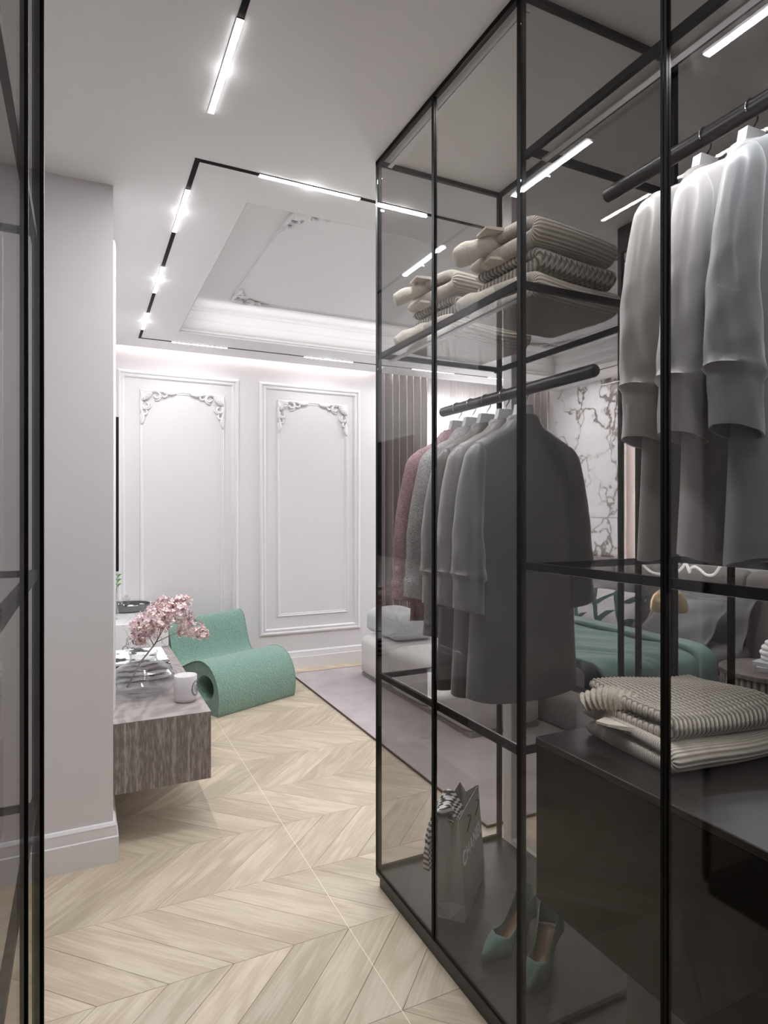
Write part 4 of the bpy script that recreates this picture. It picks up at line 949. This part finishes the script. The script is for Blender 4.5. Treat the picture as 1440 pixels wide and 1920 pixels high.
mb = MB().tube([(0, 0, 0.02), (0.005, 0, 0.16), (0.02, 0.0, 0.30)], 0.0016, 6)
for i in range(7):
    q = 0.2 + 0.016 * i; s_ = 1 if i % 2 else -1; mb.tube([(0.008 + 0.0015 * i, 0, q), (0.008 + s_ * 0.02, 0.008, q + 0.02), (0.008 + s_ * 0.035, 0.012, q + 0.022)], [0.002, 0.007, 0.001], 6)
mb.build('sprig', M['leaf'], t, True)
# television on the left wall
t = thing('television', 'thin black television mounted on the left wall above the console', 'television', (XL + 0.003, 4.1, 1.5))
MB().box(0.026, 0.049, -0.68, 0.68, -0.38, 0.40, 0.002).build('cabinet', M['tv'], t); MB().box(0.0, 0.026, -0.2, 0.2, -0.15, 0.15).build('bracket', M['blackmat'], t)
# ================================================================== GREEN CHAIR
t = thing('lounge_chair', 'green boucle wave-shaped lounge chair by the console', 'chair', (0.835, 4.376, 0.0), math.radians(24.4))
outp = [(0.0, 0.0), (-0.012, 0.05), (-0.016, 0.12), (-0.006, 0.19), (0.02, 0.25), (0.06, 0.305), (0.11, 0.340), (0.17, 0.357), (0.23, 0.357), (0.30, 0.340), (0.37, 0.312), (0.43, 0.288), (0.485, 0.282), (0.525, 0.300), (0.555, 0.345),
        (0.578, 0.41), (0.598, 0.48), (0.618, 0.545), (0.645, 0.585), (0.68, 0.600), (0.715, 0.590), (0.735, 0.555), (0.735, 0.49), (0.715, 0.39), (0.69, 0.28), (0.675, 0.15), (0.672, 0.0)]
hole = [(0.142 + 0.098 * math.cos(2 * PI * i / 26), 0.180 + 0.088 * math.sin(2 * PI * i / 26)) for i in range(26)]
def crspline(pts, k=4):
    out = []; n = len(pts)
    for i in range(n - 1):
        p0, p1, p2, p3 = [Vector((*pts[max(0, min(n - 1, i + d))], 0)) for d in (-1, 0, 1, 2)]
        for j in range(k):
            u = j / k; out.append(tuple((0.5 * ((2 * p1) + (p2 - p0) * u + (2 * p0 - 5 * p1 + 4 * p2 - p3) * u * u + (3 * p1 - p0 - 3 * p2 + p3) * u ** 3))[:2]))
    out.append(pts[-1]); return out
oc = crspline(outp, 3); WD = 0.70
bm = bmesh.new()
def loop(pts, x): 
    vs = [bm.verts.new((x, a, z)) for a, z in pts]; es = [bm.edges.new((vs[i], vs[(i + 1) % len(vs)])) for i in range(len(vs))]; return vs, es
for x in (0.0, WD):
    v1, e1 = loop(oc, x); v2, e2 = loop(hole, x); bmesh.ops.triangle_fill(bm, use_beauty=True, use_dissolve=False, edges=e1 + e2)
for f in bm.faces: f.smooth = False
seg = 16
for pts in (oc, hole):
    cols = []
    for i in range(seg + 1):
        x = WD * i / seg; e = 0.0
        cols.append([bm.verts.new((x, a, z)) for a, z in pts])
    for a, b in zip(cols, cols[1:]):
        for j in range(len(pts)):
            k = (j + 1) % len(pts); f = bm.faces.new((a[j], a[k], b[k], b[j])); f.smooth = not (pts is oc and j == len(pts) - 1)
bmesh.ops.recalc_face_normals(bm, faces=bm.faces)
me = bpy.data.meshes.new('body'); bm.to_mesh(me); bm.free(); me.materials.append(M['green'])
o = bpy.data.objects.new('body', me); COL.objects.link(o); o.parent = t
# piping along the side edges
for x in (0.0, WD):
    mb = MB().tube([(x, a, z) for a, z in oc], 0.004, 6); mb.build('piping', M['green'], t, True)
# ================================================================== RUG
t = thing('area_rug', 'pale lilac area rug under the bench and bed', 'rug', (1.632, 2.32, 0.0))
MB().box(0.006, 2.9, 0.006, 2.93, 0.0005, 0.011).build('pile', M['rug'], t)
MB().box(0, 0.006, 0, 2.936, 0.0004, 0.012).box(0.006, 2.9, 0, 0.006, 0.0004, 0.012).box(0.006, 2.9, 2.93, 2.936, 0.0004, 0.012).build('binding', M['rugedge'], t)
# ================================================================== BENCH at the bed's foot
def soft_block(mb, x0, x1, y0, y1, z0, z1, r=0.06, crown=0.02, nx=12, ny=12):
    """upholstered block: rounded sides and slightly domed top"""
    n = 48; rings = []
    hx, hy = (x1 - x0) / 2, (y1 - y0) / 2; cx, cy = (x0 + x1) / 2, (y0 + y1) / 2
    prof = [(0.02, 0.0), (0.0, 0.02)] + [(0.0, (z1 - z0 - r) * q) for q in (0.4, 0.8, 1.0)] + [(r * (1 - math.cos(a)), z1 - z0 - r + r * math.sin(a)) for a in [PI / 2 * i / 7 for i in range(1, 8)]] + [(r + 0.06 * k, z1 - z0 + crown * (1 - (1 - min(1, k / 2.0)) ** 2)) for k in (1, 2, 3)]
    for d, z in prof:
        hxx, hyy = max(0.01, hx - d), max(0.01, hy - d)
        rings.append(mb.add([(cx + a, cy + b_, z0 + z) for a, b_ in superring(hxx, hyy, n, 9.0)]))
    for a, b in zip(rings, rings[1:]): mb.quadstrip(a, b)
    mb.f += [tuple(rings[0][::-1]), tuple(rings[-1])]
    return mb
t = thing('bench', 'white boucle upholstered bench on the rug behind the wardrobe', 'bench', (2.15, 3.24, 0.0115))
MB().box(0.02, 0.55, 0.02, 1.70, 0.0, 0.035, 0.004).build('base', M['bedbase'], t)
for k in range(3): soft_block(MB(), 0, 0.57, 0.0 + 0.575 * k, 0.573 + 0.575 * k, 0.035, 0.36, 0.07, 0.02).build('seat_segment', M['ottoman'], t, True)
# ================================================================== BED
BX0, BX1, BY0, BY1 = 2.78, 4.48, 2.86, 4.90
t = thing('bed', 'low grey upholstered bed against the marble wall', 'bed', (BX0, BY0, 0.0122))
soft_block(MB(), 0, BX1 - BX0, 0, BY1 - BY0, 0.0, 0.27, 0.03, 0.0).build('base', M['bedbase'], t, True)
soft_block(MB(), 0.03, BX1 - BX0 - 0.01, 0.03, BY1 - BY0 - 0.03, 0.27, 0.43, 0.06, 0.01).build('mattress', M['bedlinen'], t, True)
hb = thing('headboard', 'taupe padded headboard of rounded segments behind the pillows', 'headboard', (4.50, 2.42, 0.0))
for k in range(4): soft_block(MB(), -0.02, 0.17, 0.64 * k + 0.004, 0.64 * k + 0.636, 0.0, 0.98, 0.08, 0.0).build('padded_segment', M['head'], hb, True)
def pillow(loc, rot, sx, sy, th, mat, label, name='pillow', flange=0.0):
    mb = MB(); n = 36; fx, fy = 1 + 2 * flange / sx, 1 + 2 * flange / sy
    def g(u, v, s):
        a, b = min(1, abs(u * fx)) if flange else abs(u), min(1, abs(v * fy)) if flange else abs(v)
        e = max(0, (1 - a * a)) ** 0.45 * max(0, (1 - b * b)) ** 0.45
        return (u * (sx / 2 + flange) * (1 - 0.05 * (1 - abs(v) ** 2)), v * (sy / 2 + flange) * (1 - 0.06 * (1 - abs(u) ** 2)), s * (th / 2 * e + 0.003) + 0.006 * math.sin(7 * u + 4 * v) * e + (0.012 * math.sin(6 * (u + v)) * (1 - e) if flange else 0))
    rows = []
    for s in (1, -1):
        rows.append([mb.add([g(-1 + 2 * i / n, -1 + 2 * j / n, s) for i in range(n + 1)]) for j in range(n + 1)])
        for a, b in zip(rows[-1], rows[-1][1:]): mb.quadstrip(a, b, s < 0, False)
    A, B = rows
    for a, b in ((A[0], B[0]), (A[-1], B[-1]), ([r[0] for r in A], [r[0] for r in B]), ([r[-1] for r in A], [r[-1] for r in B])): mb.quadstrip(a, b, False, False)
    o = mb.build(name, mat, None, True); o.location = loc; o.rotation_euler = rot
    return tag(o, label, 'pillow', 'pillows on the bed')
# geometric cushion
m, nt, b = new_mat('geometric_cushion'); b.inputs['Roughness'].default_value = 0.85
tc = N(nt, 'ShaderNodeTexCoord'); sp = N(nt, 'ShaderNodeSeparateXYZ'); nt.links.new(tc.outputs['Object'], sp.inputs[0])
def axis_lines(cx, cy, per, lo, off=0.0):
    d = N(nt, 'ShaderNodeMath', operation='MULTIPLY'); d.inputs[1].default_value = cx / per; nt.links.new(sp.outputs[0], d.inputs[0])
    e = N(nt, 'ShaderNodeMath', operation='MULTIPLY_ADD'); e.inputs[1].default_value = cy / per; nt.links.new(sp.outputs[1], e.inputs[0]); nt.links.new(d.outputs[0], e.inputs[2])
    e2 = N(nt, 'ShaderNodeMath', operation='ADD'); e2.inputs[1].default_value = off; nt.links.new(e.outputs[0], e2.inputs[0])
    f = N(nt, 'ShaderNodeMath', operation='FRACT'); nt.links.new(e2.outputs[0], f.inputs[0])
    g = N(nt, 'ShaderNodeMath', operation='LESS_THAN'); g.inputs[1].default_value = lo; nt.links.new(f.outputs[0], g.inputs[0]); return g
g1 = axis_lines(0.6, 0.8, 0.17, 0.30); g2 = axis_lines(0.55, -0.83, 0.19, 0.20, 0.3); g3 = axis_lines(1.0, 0.25, 0.22, 0.65)
m1 = N(nt, 'ShaderNodeMath', operation='MULTIPLY'); nt.links.new(g1.outputs[0], m1.inputs[0]); nt.links.new(g3.outputs[0], m1.inputs[1])
mm = N(nt, 'ShaderNodeMath', operation='MAXIMUM'); nt.links.new(m1.outputs[0], mm.inputs[0]); nt.links.new(g2.outputs[0], mm.inputs[1])
mx = N(nt, 'ShaderNodeMix', data_type='RGBA'); mx.inputs[6].default_value = (0.62, 0.60, 0.60, 1); mx.inputs[7].default_value = (0.015, 0.07, 0.055, 1); nt.links.new(mm.outputs[0], mx.inputs[0]); nt.links.new(mx.outputs[2], b.inputs['Base Color'])
M['geo'] = m
PT = 0.44
pillow((4.33, 4.30, PT + 0.21), (0, math.radians(-68), 0), 0.46, 0.66, 0.14, M['bedlinen'], 'plain grey pillow standing behind the patterned cushion', 'pillow')
pillow((4.05, 4.03, PT + 0.135), (0, math.radians(-46), math.radians(4)), 0.44, 0.70, 0.17, M['geo'], 'white cushion with dark green geometric lines on the bed', 'cushion')
pillow((4.33, 3.24, PT + 0.20), (0, math.radians(-66), 0), 0.42, 0.62, 0.12, M['bedlinen'], 'grey flanged pillow leaning on the headboard near the nightstand', 'pillow', 0.04)
pillow((4.10, 3.30, PT + 0.16), (0, math.radians(-50), math.radians(-5)), 0.40, 0.60, 0.12, M['bedlinen'], 'grey flanged pillow in front of another near the nightstand', 'pillow', 0.04)
# green throw over the foot half, hanging down the near side
f7 = nz(71)
def tdisp(s, wv, tf): return 0.012 * f7(s * 0.9 + 0.2 * wv, wv * 1.3 + s * 0.4) + 0.008 * math.sin(14 * s + 9 * wv + 2 * math.sin(6 * wv)) * (0.3 + 0.7 * (s > 0.3))
mb, UV = sheet([(-0.035, 0.10), (-0.04, 0.25), (-0.025, 0.42), (0.06, 0.462), (0.6, 0.467), (1.3, 0.467), (1.9, 0.465)], 0.98, 0.014, 110, 70, None, tdisp, 3)
t = thing('throw_blanket', 'sage green velvet throw draped over the foot of the bed', 'blanket', (BX0 + 0.56, BY0, 0.0125))
build_uv(mb, UV, 'blanket', M['throw'], t)
mb, UV = sheet([(-0.055, 0.16), (-0.055, 0.28), (-0.035, 0.45), (0.06, 0.492), (0.6, 0.497), (1.3, 0.497), (1.88, 0.495)], 0.16, 0.030, 80, 24, None, lambda s, w_, tf: 0.005 * f7(s, w_ * 2), 3)
mb.v = [(x + 0.42, y, z) for x, y, z in mb.v]; build_uv(mb, UV, 'turned_edge', M['throw'], t)
# cushion on the bench
o = soft_block(MB(), -0.19, 0.19, -0.30, 0.30, 0, 0.20, 0.09, 0.02).build('seat_cushion', M['cushion'], None, True); o.location = (2.42, 4.72, 0.392); tag(o, 'light grey plump cushion lying on the far end of the bench', 'cushion')
# nightstand with books and sculptural vase, lamp
nx_, ny_ = 3.86, 2.46
t = thing('round_nightstand', 'round fluted dark wood nightstand beside the bed', 'nightstand', (nx_, ny_, 0.0115))
MB().lathe([(0.26, 0), (0.26, 0.40)], n=48).build('drum', M['walnut'], t, True, None, 40)
for i in range(44):
    a = 2 * PI * i / 44; MB().tube([(0.26 * math.cos(a), 0.26 * math.sin(a), 0.012), (0.26 * math.cos(a), 0.26 * math.sin(a), 0.40)], 0.017, 8).build('flute', M['walnut'], t, True)
MB().lathe([(0.0001, 0.40), (0.282, 0.40), (0.286, 0.404), (0.286, 0.426), (0.282, 0.43), (0.0001, 0.43)], n=48).build('top', M['walnut'], t, True, None, 40)
z = 0.4420
for k, (w_, d_, h_, rz, lab) in enumerate(((0.27, 0.20, 0.028, 0.5, 'lower pale grey book on the round nightstand'), (0.25, 0.19, 0.024, 0.2, 'upper pale grey book on the round nightstand'))):
    t = thing('book', lab, 'book', (nx_ + 0.02, ny_ - 0.03, z), rz, 'books on the nightstand')
    MB().box(-w_ / 2, w_ / 2, -d_ / 2, d_ / 2, 0, 0.003).box(-w_ / 2, w_ / 2, -d_ / 2, d_ / 2, h_ - 0.003, h_).box(-w_ / 2, -w_ / 2 + 0.003, -d_ / 2, d_ / 2, 0.003, h_ - 0.003).build('cover', M['cushion'], t)
    MB().box(-w_ / 2 + 0.004, w_ / 2 - 0.004, -d_ / 2 + 0.004, d_ / 2 - 0.004, 0.0031, h_ - 0.0031).build('pages', M['white'], t); z += h_ + 0.0004
prof = [(0.0001, 0)]
for k, R in enumerate((0.085, 0.092, 0.082, 0.064, 0.044)):
    for i in range(9): a = -PI / 2 + PI * i / 8; prof.append((R - 0.016 + 0.016 * math.cos(a), 0.016 + 0.030 * k + 0.016 * math.sin(a)))
prof.append((0.0001, prof[-1][1]))
o = MB().lathe(prof, (0, 0, 0), 36).build('ringed_vase', M['white'], None, True); o.location = (nx_ + 0.03, ny_ - 0.02, z); tag(o, 'white ringed ceramic vase standing on the nightstand books', 'vase')
t = thing('floor_lamp', 'small brass dome lamp standing before the bed', 'lamp', (3.11, 2.585, 0.011))
MB().lathe([(0.0001, 0), (0.11, 0), (0.11, 0.012), (0.02, 0.02), (0.0001, 0.02)], n=32).build('base', M['gold'], t, True, None, 40)
MB().tube([(0, 0, 0.02), (0, 0, 0.79)], 0.011, 12).build('pole', M['cream'], t, True)
MB().lathe([(0.045, 0.72), (0.035, 0.76), (0.030, 0.83)], n=24, caps=False).build('diffuser', emit('warm_bulb', (1, 0.82, 0.6), 1.2), t, True)
MB().lathe([(0.10, 0.825), (0.103, 0.84), (0.10, 0.88), (0.085, 0.92), (0.055, 0.947), (0.02, 0.959), (0.0001, 0.96)], n=36, caps=False).build('shade', M['gold'], t, True)
# looping white tube lamp hung beside the bed
def onxp(u, v, x):
    yaw = math.radians(25.7365); s, c = math.sin(yaw), math.cos(yaw); a = (u - 720) / 1170; b_ = (959 - v) / 1170
    r = Vector((s + a * c, c - a * s, b_)); return Vector((0, 0, EYE)) + r * (x / r.x)
XP = 4.42
pts = [onxp(u, v, XP) for u, v in ((1199, 1046), (1205, 1056), (1214, 1067), (1226, 1074), (1242, 1076), (1264, 1075), (1278, 1066), (1286, 1052), (1290, 1064), (1294, 1075), (1292, 1066), (1302, 1060), (1312, 1066), (1324, 1078), (1338, 1078), (1346, 1068), (1354, 1054))]
top = onxp(1199, 1046, XP); p0 = Vector((top.x, top.y, H))
t = thing('tube_lamp', 'thin white looping tube lamp hanging beside the headboard', 'lamp', p0)
tubepts = []
for i in range(len(pts) - 1):
    for k in range(4): tubepts.append(pts[i].lerp(pts[i + 1], k / 4) - p0)
tubepts.append(pts[-1] - p0)
for _ in range(3): tubepts = [tubepts[0]] + [(tubepts[i - 1] + tubepts[i] * 2 + tubepts[i + 1]) / 4 for i in range(1, len(tubepts) - 1)] + [tubepts[-1]]
MB().tube(tubepts, 0.011, 8).build('tube', emit('tube_glow', (1, 0.96, 0.94), 0.7), t, True)
MB().tube([(0, 0, 0), tuple(top - p0)], 0.0045, 6).build('drop_rod', emit('rod_glow', (1, 0.97, 0.95), 0.8), t, True)
# ================================================================== CURTAINS
def curtain(name, x0, x1, y, z0, z1, folds, amp, mat, label, th=0.003, seed=1):
    mb = MB(); n = folds * 14; rnd = random.Random(seed); k = 8; rows = []
    ph = [rnd.uniform(-0.5, 0.5) for _ in range(folds + 2)]; am = [rnd.uniform(0.7, 1.25) for _ in range(folds + 2)]
    for off in (1, -1):
        rr = []
        for r in range(k + 1):
            z = z1 + (z0 - z1) * r / k; row = []
            for i in range(n + 1):
                q = i / n * folds; f = int(min(folds - 1, q)); d = amp * am[f] * math.sin(2 * PI * q + 0.6 * ph[f] * math.sin(z * 1.3)) * (0.85 + 0.15 * r / k)
                row.append((x0 + (x1 - x0) * i / n + 0.25 * amp * math.sin(4 * PI * q), y + d + off * th / 2, z))
            rr.append(mb.add(row))
        for a, b in zip(rr, rr[1:]): mb.quadstrip(a, b, off < 0, False)
        rows.append(rr)
    A, B = rows
    mb.quadstrip(A[0], B[0], False, False); mb.quadstrip(A[-1], B[-1], False, False)
    o = mb.build(name, mat, None, True); tag(o, label, 'curtain', 'bedroom curtains'); return o
curtain('drape', 2.60, 3.16, 5.55, 0.02, H + 0.11, 7, 0.062, M['curtain'], 'taupe pleated drape beside the right wall panel', 0.003, 3)
curtain('drape', 4.26, 4.70, 5.55, 0.02, H + 0.11, 5, 0.062, M['curtain'], 'taupe pleated drape beside the marble slabs', 0.003, 8)
curtain('sheer_curtain', 2.95, 4.40, 5.68, 0.02, H + 0.11, 18, 0.026, M['sheer'], 'white sheer curtain glowing between the taupe drapes', 0.002, 5)
# ================================================================== HANDBAG and linen inside the near-left wardrobe (mirrored in the glass)
t = thing('handbag', 'dark checked handbag with gold clasp on the left wardrobe base', 'bag', (-0.34, 1.34, 0.0642), math.radians(90))
ck, nt, b = new_mat('checked_leather'); b.inputs['Roughness'].default_value = 0.3
tc = N(nt, 'ShaderNodeTexCoord'); ch = N(nt, 'ShaderNodeTexChecker'); ch.inputs['Scale'].default_value = 26.0; ch.inputs['Color1'].default_value = (0.10, 0.10, 0.11, 1); ch.inputs['Color2'].default_value = (0.24, 0.24, 0.25, 1)
nt.links.new(tc.outputs['Object'], ch.inputs['Vector']); nt.links.new(ch.outputs['Color'], b.inputs['Base Color'])
soft_block(MB(), -0.17, 0.17, -0.08, 0.08, 0, 0.28, 0.05, 0.0).build('body', ck, t, True)
MB().tube([(-0.12, -0.03, 0.26)] + [(-0.12 * math.cos(a), -0.03, 0.28 + 0.10 * math.sin(a)) for a in [PI * i / 14 for i in range(15)]] + [(0.12, -0.03, 0.26)], 0.008, 10).build('handle', M['bagleather'], t, True)
MB().tube([(0.02 * math.cos(q), -0.088, 0.24 + 0.02 * math.sin(q)) for q in [2 * PI * i / 16 for i in range(17)]], 0.004, 8).build('clasp', M['gold'], t, True)
